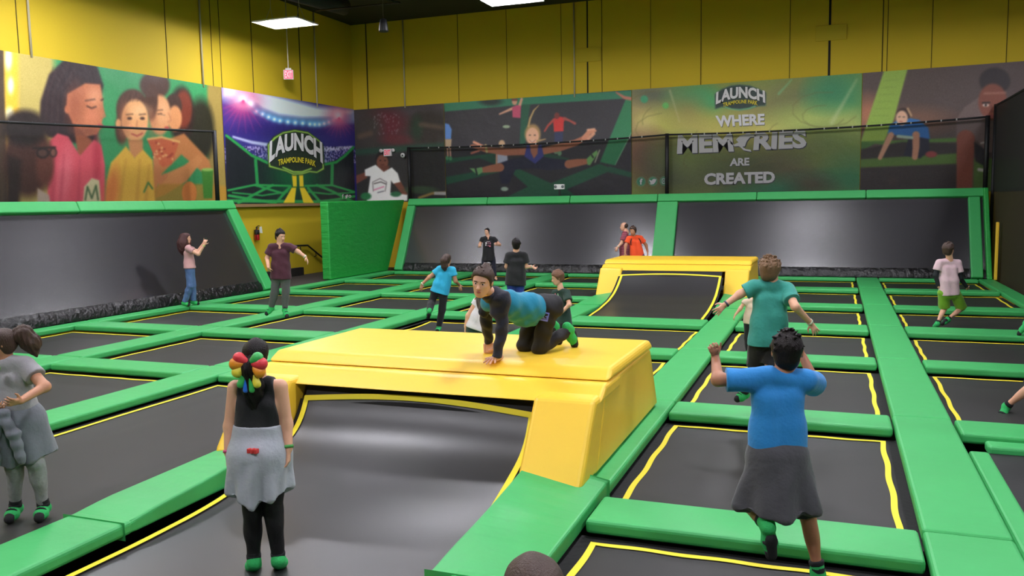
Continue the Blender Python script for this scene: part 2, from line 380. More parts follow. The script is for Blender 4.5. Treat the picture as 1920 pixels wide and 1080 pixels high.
# ------------------------------------------------------------------ sloped wall trampolines
WMAT = mat('black_wall_mat', (40, 38, 42), .27, .1, 120, .1, spec=1.0, dist=.004)
WMAT.node_tree.nodes['Principled BSDF'].inputs['Coat Weight'].default_value = .35; WMAT.node_tree.nodes['Principled BSDF'].inputs['Coat Roughness'].default_value = .26
def slope(name_label, P0, along, L, lean, pads_top, side_w, side_labels, top_label, skirt_seed):
    """P0 bottom start, along unit vector, lean horizontal unit vector outward; slope rises 2.75 over 1.6"""
    P0 = np.array(P0, float); a = np.array(along, float); l = np.array(lean, float)
    up = l*1.42+np.array([0, 0, 2.75]); n = np.cross(a, up); n /= np.linalg.norm(n)
    if n@l > 0: n = -n
    def q(s, t, d=0.0): return P0+a*s+up*t+n*d
    e = empty('sloped_trampoline', P0+a*L/2, name_label, 'trampoline')
    nx, ny = 60, 30
    G = np.array([[q(L*i/(nx-1), .07+.85*j/(ny-1), -.05*math.sin(math.pi*i/(nx-1))*math.sin(math.pi*j/(ny-1))) for i in range(nx)] for j in range(ny)])
    grid_mesh('mat', G, WMAT, e)
    r = random.Random(skirt_seed); m = int(L/.05); v = []; f = []
    W = [[r.uniform(-.02, .02) for _ in range(m)] for _ in range(4)]
    for j in range(4):
        for i in range(m): v.append(q(L*i/(m-1), .004+.035*j, .04*math.sin(j*1.05)+W[j][i]+.012))
    for j in range(3):
        for i in range(m-1): f.append((j*m+i, j*m+i+1, (j+1)*m+i+1, (j+1)*m+i))
    mesh_from('skirt', v, f, SKIRT, e, smooth=True)
    # black fabric rim behind the pads
    mesh_from('backing', [q(0, -.02, -.07), q(L, -.02, -.07), q(L, 1.0, -.07), q(0, 1.0, -.07)], [(0, 1, 2, 3)], GAP, e)
    def sp(s0, s1, t0, t1, lab, d=.13):
        g = .008
        o = hull8('safety_pad', [q(s0+g, t0, -.06), q(s1-g, t0, -.06), q(s1-g, t0, d), q(s0+g, t0, d), q(s0+g, t1, -.06), q(s1-g, t1, -.06), q(s1-g, t1, d), q(s0+g, t1, d)], GREEN, r=.03, seg=2)
        return tag(o, lab, 'pad')
    k = len(pads_top)-1
    for j in range(k): sp(pads_top[j], pads_top[j+1], .905, 1.0, top_label % NTH[j])
    for (s0, s1, lab) in side_labels: sp(s0, s1, .0, .9, lab)
    return q
qL = slope('long black sloped trampoline wall on the left behind the woman with phone', (-16.45, 8.0, 0), (0, 1, 0), 14.0, (-1, 0, 0), [0, 4.0, 8.1, 11.0, 14.06], 0, [(13.62, 14.05, 'green pad down the slanting right end of the left slope')],
      'green capping pad on top of the left slope, %s from the near end', 3)
qB = slope('black sloped trampoline wall at the back left, behind the woman in black', (-16.1, 29.42, 0), (1, 0, 0), 10.1, (0, 1, 0), [0, 3.45, 6.8, 10.1], 0, [(0, .36, 'green pad up the left edge of the back slope beside the green wall')],
      'green capping pad on the left half of the back slope, %s from the left', 4)
qR = slope('black sloped trampoline wall at the back right, behind the farther yellow ramp', (-5.25, 29.42, 0), (1, 0, 0), 9.75, (0, 1, 0), [-.75, 2.7, 6.2, 9.75], 0, [(-.75, .0, 'broad green pad dividing the two back slopes'), (9.2, 9.55, 'green pad down the right edge of the back slope by the dark net')],
      'green capping pad on the right half of the back slope, %s from the left', 5)
# upright green end panel and yellow strip at the right end of the back slope
tag(hull8('end_panel', [(4.38, 29.2, 0), (4.52, 29.2, 0), (4.52, 31.2, 0), (4.38, 31.2, 0), (4.38, 30.6, 2.8), (4.52, 30.6, 2.8), (4.52, 31.2, 2.8), (4.38, 31.2, 2.8)], GREENW, r=.03), 'upright green panel closing the right end of the back slope', 'panel')
tag(box('edge_strip', 4.55, 4.63, 29.1, 29.25, .0, 1.75, YELLOW, r=.02), 'narrow yellow upright strip beside the dark net at the far right', 'strip')
# green padded wall between the entrance and the back slope
bm = bmesh.new()
bm_hull8(bm, [(-16.75, 25.35, 0), (-16.42, 25.35, 0), (-16.42, 29.45, 0), (-16.75, 29.45, 0), (-16.75, 25.35, 2.72), (-16.42, 25.35, 2.72), (-16.42, 31.0, 2.76), (-16.75, 31.0, 2.76)], .04, 3)
tag(from_bm('padded_wall', bm, GREENW), 'tall green padded wall panel between the stair entrance and the back slope', 'wall panel')
# entrance landing, its dark step, the ledge under the banner
tag(box('landing', XL+.01, -16.5, 22.2, 31.2, -.3, -.02, mat('dark_landing_carpet', (52, 46, 44), .9, .2, 40, .2)), 'dark carpeted landing at the entrance below the yellow wall', 'landing')
tag(box('curb', XL+.01, XL+.16, 22.4, 27.2, -.02, .28, mat('dark_curb', (34, 30, 28), .8, .1, 20), r=.01), 'dark kerb along the foot of the yellow wall by the entrance', 'kerb')
tag(box('ledge', XL+.01, XL+.2, 22.6, 29.5, 2.58, 2.68, WOOD, r=.008), 'raw wooden ledge under the stadium banner', 'ledge')

# ------------------------------------------------------------------ hanging lamps
EMIT = mat('lamp_lens', (248, 246, 255), .4, emit=LAMP_STRENGTH)
def lamp(x, y, label, group=None):
    e = empty('bay_lamp', (x, y, LAMP_Z), label, 'lamp', group)
    w, d, z = .56, .26, LAMP_Z
    hull8('lens', [(x-w+.03, y-d+.03, z-.07), (x+w-.03, y-d+.03, z-.07), (x+w-.03, y+d-.03, z-.07), (x-w+.03, y+d-.03, z-.07), (x-w, y-d, z-.002), (x+w, y-d, z-.002), (x+w, y+d, z-.002), (x-w, y+d, z-.002)], EMIT, e)
    W, D = w+.24, d+.34
    bm = bmesh.new(); bm_hull8(bm, [(x-W, y-D, z), (x+W, y-D, z), (x+W, y+D, z), (x-W, y+D, z), (x-w, y-.3, z+.05), (x+w, y-.3, z+.05), (x+w, y+.3, z+.05), (x-w, y+.3, z+.05)])
    for sy in (-1, 1): bm_box(bm, x-W, x+W, y+sy*(D-.005)-.005, y+sy*(D-.005)+.005, z-.04, z)
    for sx in (-1, 1): bm_box(bm, x+sx*(W-.005)-.005, x+sx*(W-.005)+.005, y-D, y+D, z-.04, z)
    from_bm('hood', bm, WHITEM, e)
    for sx in (-1, 1):
        bm = bmesh.new(); px = x+sx*(w-.04)
        bm_tube(bm, [(px, y, ZC-.01), (px, y, 9), (px, y, z+.5)], .007, 6)
        for sy in (-1, 1): bm_tube(bm, [(px, y, z+.5), (px+sx*.03, y+sy*.1, z+.28), (px+sx*.06, y+sy*.21, z+.05)], .006, 6)
        from_bm('hanger_wire', bm, mat('steel_wire', (170, 165, 150), .4, .02, 30), e)
for i, (x, y) in enumerate(LAMPS):
    lamp(x, y, 'glowing white lamp hanging in front of the yellow left corner' if i == 0 else ('glowing white lamp cut by the top edge above the leaping girl banner' if i == 1 else 'hanging white bay lamp farther along the hall, out of the view'), None if i < 2 else 'bay lamps beyond the view')
# ------------------------------------------------------------------ printed banners: the print is a colour attribute of the cloth
class Paint:
    """soft shapes in the print's own drawing coordinates"""
    def __init__(s, x, y, base): s.x, s.y = x, y; s.c = np.ones(x.shape+(3,))*np.array(base)/255.0
    def mix(s, a, col): s.c += (np.array(col)/255.0-s.c)*np.clip(a, 0, 1)[..., None]
    def ell(s, cx, cy, rx, ry, col, f=.25, rot=0, a=1):
        dx, dy = s.x-cx, s.y-cy; r = math.radians(rot); u = (dx*math.cos(r)+dy*math.sin(r))/rx; v = (-dx*math.sin(r)+dy*math.cos(r))/ry
        s.mix(a*np.clip((1+f/2-np.sqrt(u*u+v*v))/f, 0, 1), col)
    def poly(s, pts, col, f=1.5, a=1):
        P = np.array(pts, float); x0, y0 = P.min(0)-f-1; x1, y1 = P.max(0)+f+1
        m = (s.x > x0) & (s.x < x1) & (s.y > y0) & (s.y < y1)
        if not m.any(): return
        X, Y = s.x[m], s.y[m]; ins = np.zeros(X.shape, bool); d = np.full(X.shape, 1e9)
        for (ax, ay), (bx, by) in zip(P, np.roll(P, -1, 0)):
            if ay != by: ins ^= ((ay > Y) != (by > Y)) & (X < (bx-ax)*(Y-ay)/(by-ay)+ax)
            t = np.clip(((X-ax)*(bx-ax)+(Y-ay)*(by-ay))/((bx-ax)**2+(by-ay)**2+1e-9), 0, 1)
            d = np.minimum(d, np.hypot(X-ax-t*(bx-ax), Y-ay-t*(by-ay)))
        al = a*np.clip(.5+np.where(ins, d, -d)/f, 0, 1)
        s.c[m] += (np.array(col)/255.0-s.c[m])*al[:, None]
    def line(s, pts, w, col, f=1.5, a=1):
        P = np.array(pts, float); ws = np.array(w if hasattr(w, '__len__') else [w]*len(P), float)
        x0, y0 = P.min(0)-ws.max()-f; x1, y1 = P.max(0)+ws.max()+f
        m = (s.x > x0) & (s.x < x1) & (s.y > y0) & (s.y < y1)
        if not m.any(): return
        X, Y = s.x[m], s.y[m]; d = np.full(X.shape, 1e9)
        for i in range(len(P)-1):
            (ax, ay), (bx, by) = P[i], P[i+1]
            t = np.clip(((X-ax)*(bx-ax)+(Y-ay)*(by-ay))/((bx-ax)**2+(by-ay)**2+1e-9), 0, 1)
            d = np.minimum(d, np.hypot(X-ax-t*(bx-ax), Y-ay-t*(by-ay))-(ws[i]+(ws[i+1]-ws[i])*t)/2)
        al = a*np.clip(.5-d/f, 0, 1); s.c[m] += (np.array(col)/255.0-s.c[m])*al[:, None]
    def glow(s, cx, cy, r, col, a=1): s.mix(a*np.exp(-((s.x-cx)**2+(s.y-cy)**2)/r**2), col)
    def blur(s, n=1):
        for _ in range(n):
            for ax in (0, 1):
                a = np.roll(s.c, 1, ax); b = np.roll(s.c, -1, ax)
                if ax == 0: a[0] = s.c[0]; b[-1] = s.c[-1]
                else: a[:, 0] = s.c[:, 0]; b[:, -1] = s.c[:, -1]
                s.c = .5*s.c+.25*a+.25*b
    def grain(s, seed, amt, m=None):
        s.blur(2)
        n = np.random.default_rng(seed).normal(0, amt, s.x.shape)[..., None]
        s.c = np.clip(s.c+(n if m is None else n*m[..., None]), 0, 1)
def zc(o, sc, pts): return [(o[0]+x/sc, o[1]+y/sc) for x, y in pts]

BAN = vcol_mat('printed_banner', .5, .35)
def banner(p00, p10, ztop0, ztop1, zbot, nx, ny, paint, label):
    """hanging cloth from p00 to p10 (ground points), tops and bottom in z"""
    u = np.linspace(0, 1, nx); v = np.linspace(0, 1, ny)
    G = np.zeros((ny, nx, 3)); p00, p10 = np.array(p00, float), np.array(p10, float)
    G[..., :2] = p00+(p10-p00)*u[None, :, None]
    top = ztop0+(ztop1-ztop0)*u
    G[..., 2] = zbot+(top[None]-zbot)*v[:, None]
    q = G.reshape(-1, 3)-CAM; z = q@fwd
    X = (960+F_PX*(q@rgt)/z).reshape(ny, nx); Y = (540+F_PX*(q@dwn)/z).reshape(ny, nx)
    P = paint(X, Y)
    c = np.clip(P.c, 0, 1); c = np.minimum(1.25*np.where(c <= .04045, c/12.92, ((c+.055)/1.055)**2.4), .95)
    o = grid_mesh('banner', G, BAN, cols=c)
    return tag(o, label, 'banner')
SK = (205, 140, 95)
def paint_pizza(X, Y):
    p = Paint(X, Y, (52, 140, 84))
    p.poly([(-60, 60), (100, 60), (112, 400), (-60, 400)], (178, 160, 88), 14)
    p.poly([(-60, 60), (34, 60), (36, 400), (-60, 400)], (226, 178, 52), 8)
    for cx, cy, rx, ry in ((16, 110, 7, 22), (20, 160, 6, 16), (18, 215, 8, 14)): p.ell(cx, cy, rx, ry, (245, 235, 190), .8)
    p.poly([(388, 140), (430, 140), (430, 400), (392, 400)], (150, 128, 66), 6)
    p.poly([(-60, 60), (6, 60), (14, 400), (-60, 400)], (70, 55, 40), 2)
    p.ell(376, 245, 26, 60, (38, 36, 22), .4); p.ell(340, 215, 24, 52, (44, 26, 22), .3)
    p.ell(344, 205, 16, 36, (112, 46, 28), .3)                                     # far faces
    p.ell(325, 200, 16, 24, (60, 38, 30), .2); p.ell(328, 222, 13, 24, (206, 140, 90), .25)
    p.ell(290, 160, 28, 26, (70, 44, 34), .25); p.ell(300, 216, 20, 38, (208, 146, 98), .2); p.ell(284, 190, 12, 36, (74, 46, 34), .3)
    p.line([(303, 215), (309, 216)], 2, (70, 40, 30)); p.ell(313, 240, 5, 3, (170, 70, 60), .4)
    p.ell(306, 208, 10, 18, (224, 168, 120), 1.2, 0, .6); p.line([(296, 214), (303, 213)], 2, (70, 40, 30)); p.line([(294, 207), (305, 206)], 1.8, (96, 60, 44)); p.line([(316, 212), (321, 226), (315, 229)], 3, (192, 126, 84)); p.ell(286, 232, 8, 26, (176, 112, 76), 1.2, 0, .5)
    p.poly([(290, 270), (345, 250), (392, 300), (400, 330), (388, 330), (340, 290), (300, 330), (290, 380), (282, 380)], (196, 126, 72), 4)
    p.poly([(300, 330), (345, 310), (372, 290), (380, 300), (350, 340), (310, 365), (292, 372)], (206, 136, 80), 3)
    p.poly([(260, 380), (300, 345), (395, 345), (430, 350), (430, 400), (260, 400)], (176, 128, 44), 5, .8)
    p.poly([(276, 262), (300, 256), (336, 266), (322, 308), (305, 314), (292, 300)], (196, 98, 62), 2); 
    for i in range(26):
        r_ = random.Random(i); p.ell(283+r_.random()*44, 264+r_.random()*36, 2.4, 2, (224, 168, 110) if i % 2 else (158, 62, 46), .6)
    p.line([(277, 261), (303, 257), (336, 266)], 4, (226, 176, 106))
    p.ell(355, 362, 14, 22, (214, 128, 60), .1); p.poly([(378, 318), (400, 318), (398, 372), (382, 372)], (66, 130, 44), 1.5); p.ell(389, 318, 11, 3, (150, 190, 90), .3)
    # girl in the pink shirt
    p.poly([(74, 235), (76, 190), (92, 140), (118, 114), (152, 110), (182, 124), (194, 160), (186, 200), (182, 264), (150, 270), (110, 262), (90, 256)], (42, 28, 30), 5)
    p.poly([(126, 176), (160, 156), (188, 158), (193, 186), (195, 212), (192, 226), (190, 238), (182, 252), (160, 256), (138, 236), (124, 204)], (184, 110, 74), 3)
    p.poly([(138, 232), (160, 254), (172, 262), (170, 300), (146, 292)], (150, 84, 56), 4)
    p.ell(140, 200, 16, 40, (128, 66, 46), 1.2, 0, .5); p.ell(178, 182, 12, 16, (222, 156, 116), 1.3, 0, .6); p.ell(172, 218, 12, 12, (206, 124, 92), 1.3, 0, .6); p.ell(160, 246, 24, 8, (110, 58, 44), 1.2, 0, .5)
    for k in range(7): p.line([(100+k*9, 120+abs(k-3)*2), (84+k*5, 176), (78+k*6, 250)], 2, (62, 44, 44) if k % 2 else (28, 18, 22), 4, .5)
    p.line([(163, 199), (172, 203), (180, 200)], 2.4, (50, 28, 24)); p.line([(160, 189), (178, 186)], 2, (60, 36, 30)); p.line([(190, 188), (193, 186)], 3, (60, 36, 30))
    p.ell(188, 236, 6, 4, (170, 72, 70), .4); p.line([(192, 200), (197, 218), (190, 222)], 3, (170, 100, 66)); p.ell(126, 205, 5, 8, (170, 98, 66), .3)
    p.poly([(90, 400), (88, 300), (93, 264), (108, 250), (128, 256), (150, 292), (176, 262), (190, 272), (197, 310), (196, 400)], (214, 84, 96), 3)
    p.ell(120, 330, 14, 50, (232, 120, 130), .9, 8, .6); p.ell(182, 300, 8, 40, (190, 60, 76), .9)
    p.poly([(155, 385), (158, 350), (172, 334), (186, 338), (190, 385)], (206, 196, 150), 2); p.line([(160, 375), (164, 350), (172, 372), (180, 348), (184, 375)], 3, (70, 96, 60))
    # girl in the yellow shirt
    p.ell(248, 205, 30, 38, (78, 48, 36), .15); p.ell(228, 240, 12, 30, (80, 50, 36), .4); p.ell(253, 226, 25, 40, (222, 160, 104), .14); p.ell(222, 232, 5, 9, (200, 140, 92), .3)
    p.ell(234, 232, 9, 32, (170, 108, 72), 1.2, 0, .6); p.ell(262, 208, 16, 12, (240, 192, 140), 1.4, 0, .6); p.ell(244, 240, 7, 6, (232, 150, 112), 1.3, 0, .6); p.ell(270, 240, 6, 6, (232, 156, 116), 1.3, 0, .6)
    for k in range(9): p.line([(226+k*5, 174+abs(k-5)*2), (222+k*4.4, 190)], 1.6, (104, 70, 52) if k % 2 else (56, 34, 28), 3, .5)
    for ex in (243, 267): p.ell(ex, 222, 4.5, 2.6, (60, 34, 26), .5); p.line([(ex-6, 215), (ex+6, 214)], 2, (90, 58, 40))
    p.line([(257, 226), (256, 240), (261, 241)], 2, (190, 120, 78)); p.line([(247, 251), (257, 255), (267, 250)], 3, (176, 78, 66)); 
    p.poly([(240, 262), (268, 262), (268, 296), (244, 296)], (196, 132, 82), 4)
    p.poly([(197, 400), (200, 340), (208, 305), (236, 274), (252, 296), (268, 280), (286, 300), (292, 400)], (220, 172, 64), 3)
    for (x0, y0, x1, y1) in ((236, 300, 224, 380), (262, 300, 256, 390), (280, 310, 272, 390), (214, 320, 206, 390)): p.line([(x0, y0), (x1, y1)], [3, 7], (184, 132, 50), 6, .5)
    for (x0, y0, x1, y1) in ((120, 290, 112, 390), (150, 300, 146, 390), (186, 290, 180, 330), (104, 280, 98, 380)): p.line([(x0, y0), (x1, y1)], [3, 7], (176, 56, 72), 6, .5)
    p.ell(208, 360, 14, 44, (214, 110, 60), .9, 10, .7); p.line([(270, 360), (278, 342), (286, 354)], 3, (70, 120, 60))
    p.line([(292, 300), (300, 340), (310, 330)], 10, (196, 122, 76))
    # blurred boy with glasses in front
    p.ell(52, 300, 46, 70, (66, 38, 30), .3); p.ell(46, 240, 42, 34, (34, 24, 22), .4); p.ell(84, 310, 16, 40, (92, 50, 38), .6)
    p.poly([(14, 290), (40, 300), (36, 400), (10, 400)], (40, 26, 22), 10)
    p.line([(62, 278), (104, 276)], 3, (24, 20, 20)); p.ell(80, 287, 12, 10, (24, 20, 20), .2); p.ell(80, 287, 9, 7, (80, 56, 48), .2); p.ell(100, 286, 7, 9, (24, 20, 20), .2); p.ell(100, 286, 5, 7, (120, 80, 66), .2)
    p.poly([(70, 352), (92, 366), (98, 400), (70, 400)], (180, 160, 140), 3)
    p.grain(1, .012); return p
def paint_stadium(X, Y):
    p = Paint(X, Y, (50, 42, 122)); z = lambda *a: zc((400, 100), 3.6, a)
    p.poly(z((60, 200), (300, 250), (700, 360), (960, 380), (960, 460), (760, 440), (600, 440), (440, 420), (330, 380), (250, 320), (130, 300), (60, 300)), (216, 234, 240), 12)
    p.poly(z((60, 290), (260, 325), (330, 380), (440, 425), (600, 445), (760, 440), (950, 400), (960, 470), (800, 485), (560, 490), (420, 460), (300, 410), (60, 330)), (84, 150, 200), 9, .75)
    p.ell(520, 245, 90, 14, (44, 34, 110), .8)
    for x, y in ((290, 392), (332, 410), (373, 430), (412, 445), (450, 455), (503, 463), (553, 468), (603, 472), (652, 478), (685, 480), (716, 480), (748, 474), (780, 465), (812, 452)):
        q = z((x, y))[0]; p.glow(q[0], q[1], 5.5, (130, 214, 250), .9); p.glow(q[0], q[1], 2.4, (250, 253, 255), 1)
    p.glow(456, 188, 34, (200, 60, 120), .9); p.glow(455, 186, 15, (255, 230, 240), 1); p.glow(433, 172, 14, (240, 230, 245), .8); p.glow(470, 194, 8, (255, 250, 255), .9)
    p.glow(636, 220, 24, (206, 84, 130), .9); p.glow(634, 216, 10, (250, 210, 225), .9)
    for k in range(9):
        a = math.radians(40+k*15); p.line([(456, 190), (456+60*math.cos(a), 190+60*math.sin(a))], [4, .5], (214, 70, 130), 3, .35)
        p.line([(636, 222), (636+36*math.cos(a), 222+36*math.sin(a))], [3, .5], (220, 90, 140), 3, .3)
    p.poly(z((130, 555), (260, 590), (400, 612), (400, 635), (260, 612), (130, 570)), (176, 180, 214), 3); p.poly(z((700, 640), (940, 625), (940, 645), (700, 665)), (186, 186, 216), 3)
    # crowd
    m = ((Y > 274) & (Y < 306)).astype(float); rg = np.random.default_rng(7)
    h, w = X.shape; small = rg.random(((h+2)//3, (w+2)//3)); big = np.kron(small, np.ones((3, 3)))[:h, :w]
    p.mix(m*.75*(big > .62), (196, 180, 224)); p.mix(m*.6*(big < .3), (36, 26, 70))
    p.poly(z((80, 540), (160, 600), (260, 680), (400, 745), (540, 770), (700, 755), (830, 720), (945, 640), (960, 1030), (90, 1030)), (26, 30, 36), 2)
    p.glow(555, 322, 50, (16, 104, 56), .85)
    p.line(z((88, 555), (160, 610), (260, 690), (400, 755)), 5, (42, 146, 72)); p.line(z((740, 752), (830, 735), (890, 690), (945, 635)), 5, (42, 146, 72))
    p.line(z((285, 720), (297, 880)), 6, (40, 140, 72)); p.line(z((803, 755), (800, 885)), 6, (40, 140, 72))
    G_ = (46, 150, 76)
    p.line(z((100, 925), (280, 888), (520, 895)), 4, G_); p.line(z((950, 935), (800, 890), (620, 895)), 4, G_)
    p.line(z((105, 960), (260, 985), (420, 1010)), 5, G_); p.line(z((170, 1010), (300, 940), (400, 890)), 5, G_); p.line(z((280, 890), (470, 945), (500, 920)), 4, G_); p.line(z((430, 1000), (520, 900)), 5, G_)
    p.line(z((130, 940), (330, 960), (500, 935)), 3, G_); p.line(z((950, 965), (840, 985), (690, 1005)), 5, G_); p.line(z((940, 1000), (800, 930), (700, 890)), 5, G_); p.line(z((640, 910), (720, 1000)), 5, G_); p.line(z((640, 935), (780, 950), (950, 940)), 3, G_)
    p.line(z((90, 995), (950, 1005)), 6, G_)
    Yl = (226, 196, 44)
    p.poly(z((530, 818), (562, 818), (564, 900), (538, 900)), Yl, 1.2); p.poly(z((578, 820), (606, 820), (610, 900), (582, 900)), Yl, 1.2)
    p.poly(z((530, 906), (560, 906), (548, 1010), (472, 1010)), Yl, 1.2); p.poly(z((582, 906), (616, 906), (680, 1010), (608, 1010)), Yl, 1.2)
    # badge: lime outline, dark inside
    def badge(g, col): 
        p.poly(z((370-g, 620-g*.3), (412-g, 570-g), (470, 535-g), (550, 520-g), (640, 535-g), (715, 590-g), (735+g, 625-g), (745+g, 780+g), (700, 805+g), (650, 800+g), (600, 815+g), (540, 818+g), (490, 795+g), (435, 780+g), (378-g, 765+g)), col, 1.4)
    badge(8, (40, 58, 36)); badge(2, (150, 196, 80)); badge(-7, (34, 48, 38)); p.line(z((470, 770), (540, 800), (600, 800), (660, 778)), 3, (150, 196, 80))
    p.grain(2, .012); return p
def paint_boy(X, Y):
    p = Paint(X, Y, (56, 50, 46)); z = lambda *a: zc((400, 100), 3.6, a)
    p.poly(z((940, 380), (1560, 340), (1560, 420), (940, 470)), (70, 62, 66), 20); p.ell(725, 232, 36, 26, (96, 34, 44), .9); p.ell(745, 262, 30, 10, (110, 36, 44), .9, 0, .6)
    p.ell(690, 240, 26, 30, (64, 58, 52), .9); p.ell(806, 240, 36, 34, (44, 36, 30), .5); p.ell(782, 240, 10, 22, (36, 56, 38), .9); p.line(z((1400, 480), (1540, 500)), 9, (80, 66, 52), 6)
    p.poly(z((940, 650), (1560, 600), (1560, 640), (940, 700)), (30, 74, 54), 6, .7); p.poly(z((940, 690), (1560, 650), (1560, 1010), (940, 1010)), (44, 42, 42), 8)
    p.line(z((990, 560), (1060, 540)), 10, (90, 74, 60), 6)
    rr = random.Random(4)
    for _ in range(60): p.ell(700+rr.random()*48, 212+rr.random()*40, .8, 1.6, (150, 150, 150), .6, 0, .6)
    p.poly(z((950, 830), (1030, 800), (1040, 840), (950, 890)), (112, 66, 52), 2); p.poly(z((1210, 870), (1262, 860), (1312, 950), (1290, 970)), (112, 66, 52), 2)
    p.ell(717, 300, 13, 17, (30, 24, 22), .2); p.ell(717, 304, 11, 14, (118, 72, 56), .2); p.poly(z((1110, 760), (1190, 760), (1170, 810), (1130, 800)), (104, 60, 48), 2)
    for ex in (713, 722): p.ell(ex, 301, 1.6, 1, (30, 18, 16), .6)
    p.line([(714, 309), (720, 309)], 1.4, (80, 36, 34))
    p.poly(z((1022, 785), (1095, 752), (1150, 800), (1205, 770), (1245, 810), (1262, 868), (1215, 880), (1200, 860), (1195, 940), (1310, 955), (1310, 995), (1035, 1000), (1050, 900), (1060, 830), (1025, 828)), (226, 224, 220), 1.6)
    p.line(z((1080, 930), (1075, 870), (1125, 845), (1170, 870), (1160, 930)), 1.4, (120, 110, 110)); p.line(z((1085, 880), (1130, 868), (1165, 882)), 1.6, (70, 60, 60)); p.line(z((1085, 922), (1150, 900)), 2.2, (210, 130, 160)); p.line(z((1110, 940), (1150, 930)), 1.6, (90, 90, 100))
    p.ell(686, 368, 10, 7, (40, 110, 66), .4); p.ell(742, 364, 10, 5, (44, 100, 66), .4); p.ell(790, 356, 30, 7, (62, 84, 58), .6); p.line(z((1390, 975), (1480, 945), (1570, 940)), 5, (170, 140, 80), 3)
    p.poly(z((1490, 935), (1575, 935), (1575, 958), (1490, 955)), (200, 196, 190), 2)
    p.grain(3, .012); return p
def paint_leap(X, Y):
    p = Paint(X, Y, (48, 45, 51)); z = lambda *a: zc((820, 160), 4.364, a)
    G1, G2 = (48, 122, 90), (30, 86, 62)
    p.poly(z((50, 140), (1595, 40), (1595, 105), (700, 160), (60, 215)), G1, 2); p.ell(920, 190, 20, 8, (30, 50, 44), .9)
    p.poly(z((688, 160), (762, 158), (735, 330), (720, 490), (672, 490)), G2, 2)
    p.poly(z((1540, 115), (1595, 80), (1595, 370), (1450, 655), (1330, 628)), (40, 124, 78), 2); p.line(z((1590, 385), (1455, 650)), 1.6, (120, 180, 130), 1)
    p.poly(z((70, 600), (340, 570), (560, 545), (560, 560), (70, 640)), G2, 2); p.poly(z((330, 590), (450, 575), (620, 650), (560, 680)), G2, 2, .8)
    p.poly(z((70, 750), (400, 690), (560, 690), (500, 712), (75, 812)), G2, 2)
    p.poly(z((578, 690), (670, 684), (930, 800), (1330, 640), (1440, 690), (1060, 850), (1130, 905), (570, 912), (740, 830)), (34, 92, 64), 2)
    p.poly(z((870, 545), (1080, 600), (1050, 640), (860, 580)), G2, 2, .8); p.poly(z((1400, 660), (1590, 712), (1590, 755), (1400, 712)), G2, 2)
    p.poly(z((60, 940), (75, 830), (130, 905), (500, 905), (420, 940)), (34, 32, 36), 3)
    S1 = (214, 156, 130)
    # girl in pink, boy in red, boy in blue, small girl
    p.line(z((690, 112), (672, 170)), [5, 6], S1); p.line(z((625, 185), (510, 235)), [6, 3], S1); p.ell(*z((632, 135))[0], 5, 6, (206, 150, 126), .3); p.line(z((615, 118), (650, 118)), 4, (120, 60, 50))
    p.poly(z((612, 180), (650, 160), (685, 170), (680, 268), (615, 262)), (196, 78, 110), 1.5); p.ell(*z((565, 338))[0], 7, 3, (150, 170, 140), .4)
    p.poly(z((945, 272), (1000, 255), (1055, 265), (1035, 300), (1032, 376), (955, 382)), (206, 50, 48), 1.5); p.ell(*z((978, 248))[0], 5, 6, (120, 50, 44), .3)
    p.line(z((950, 285), (905, 330), (878, 375)), [5, 4, 3], (180, 70, 60)); p.line(z((1040, 272), (1085, 290), (1125, 312)), [6, 4, 5], (170, 76, 66)); p.poly(z((958, 382), (1030, 378), (1026, 468), (958, 475)), (44, 50, 84), 1.5)
    p.ell(*z((970, 545))[0], 4, 4, (110, 150, 110), .4); p.ell(*z((1000, 555))[0], 4, 5, (110, 150, 110), .4)
    p.poly(z((62, 310), (95, 318), (118, 360), (112, 440), (64, 440)), (92, 134, 200), 1.5); p.poly(z((64, 440), (118, 440), (112, 510), (66, 510)), (176, 150, 120), 1.5); p.line(z((82, 510), (86, 580)), 3, S1); p.line(z((104, 510), (108, 580)), 3, S1); p.ell(*z((80, 595))[0], 3, 4, (80, 150, 100), .4); p.ell(*z((108, 598))[0], 3, 4, (80, 150, 100), .4)
    p.ell(*z((528, 478))[0], 6, 7, (196, 160, 124), .3); p.poly(z((490, 560), (570, 555), (578, 632), (490, 640)), (180, 186, 206), 2); p.line(z((485, 560), (484, 640)), 3, S1); p.ell(*z((550, 848))[0], 7, 4, (170, 190, 170), .4)
    # the leaping girl
    D = (176, 108, 80)
    p.poly(z((498, 640), (620, 600), (715, 585), (880, 590), (1080, 612), (1070, 682), (900, 695), (800, 680), (640, 690), (580, 810), (520, 800)), (32, 33, 58), 2)
    p.line(z((512, 672), (440, 682), (365, 694)), [16, 14, 10], D); p.line(z((1075, 645), (1150, 632), (1225, 622)), [16, 14, 10], D)
    p.poly(z((262, 678), (310, 680), (365, 668), (372, 708), (335, 735), (300, 712)), (122, 176, 110), 1.5); p.line(z((312, 680), (325, 730)), 3, (36, 40, 40))
    p.poly(z((1222, 600), (1265, 560), (1308, 528), (1312, 560), (1285, 600), (1250, 655), (1228, 650)), (116, 170, 96), 1.5); p.line(z((1262, 570), (1275, 590)), 3, (36, 40, 40)); p.line(z((1328, 530), (1290, 630)), 2, (190, 196, 160))
    p.line(z((290, 495), (400, 528), (560, 545), (740, 540)), [6, 10, 14, 14], D); p.line(z((280, 555), (340, 535)), 4, (190, 110, 90)); p.line(z((300, 465), (375, 500)), 5, (220, 150, 120)); p.line(z((276, 495), (370, 520)), 4, D); p.line(z((395, 490), (405, 545)), 4, (190, 170, 110))
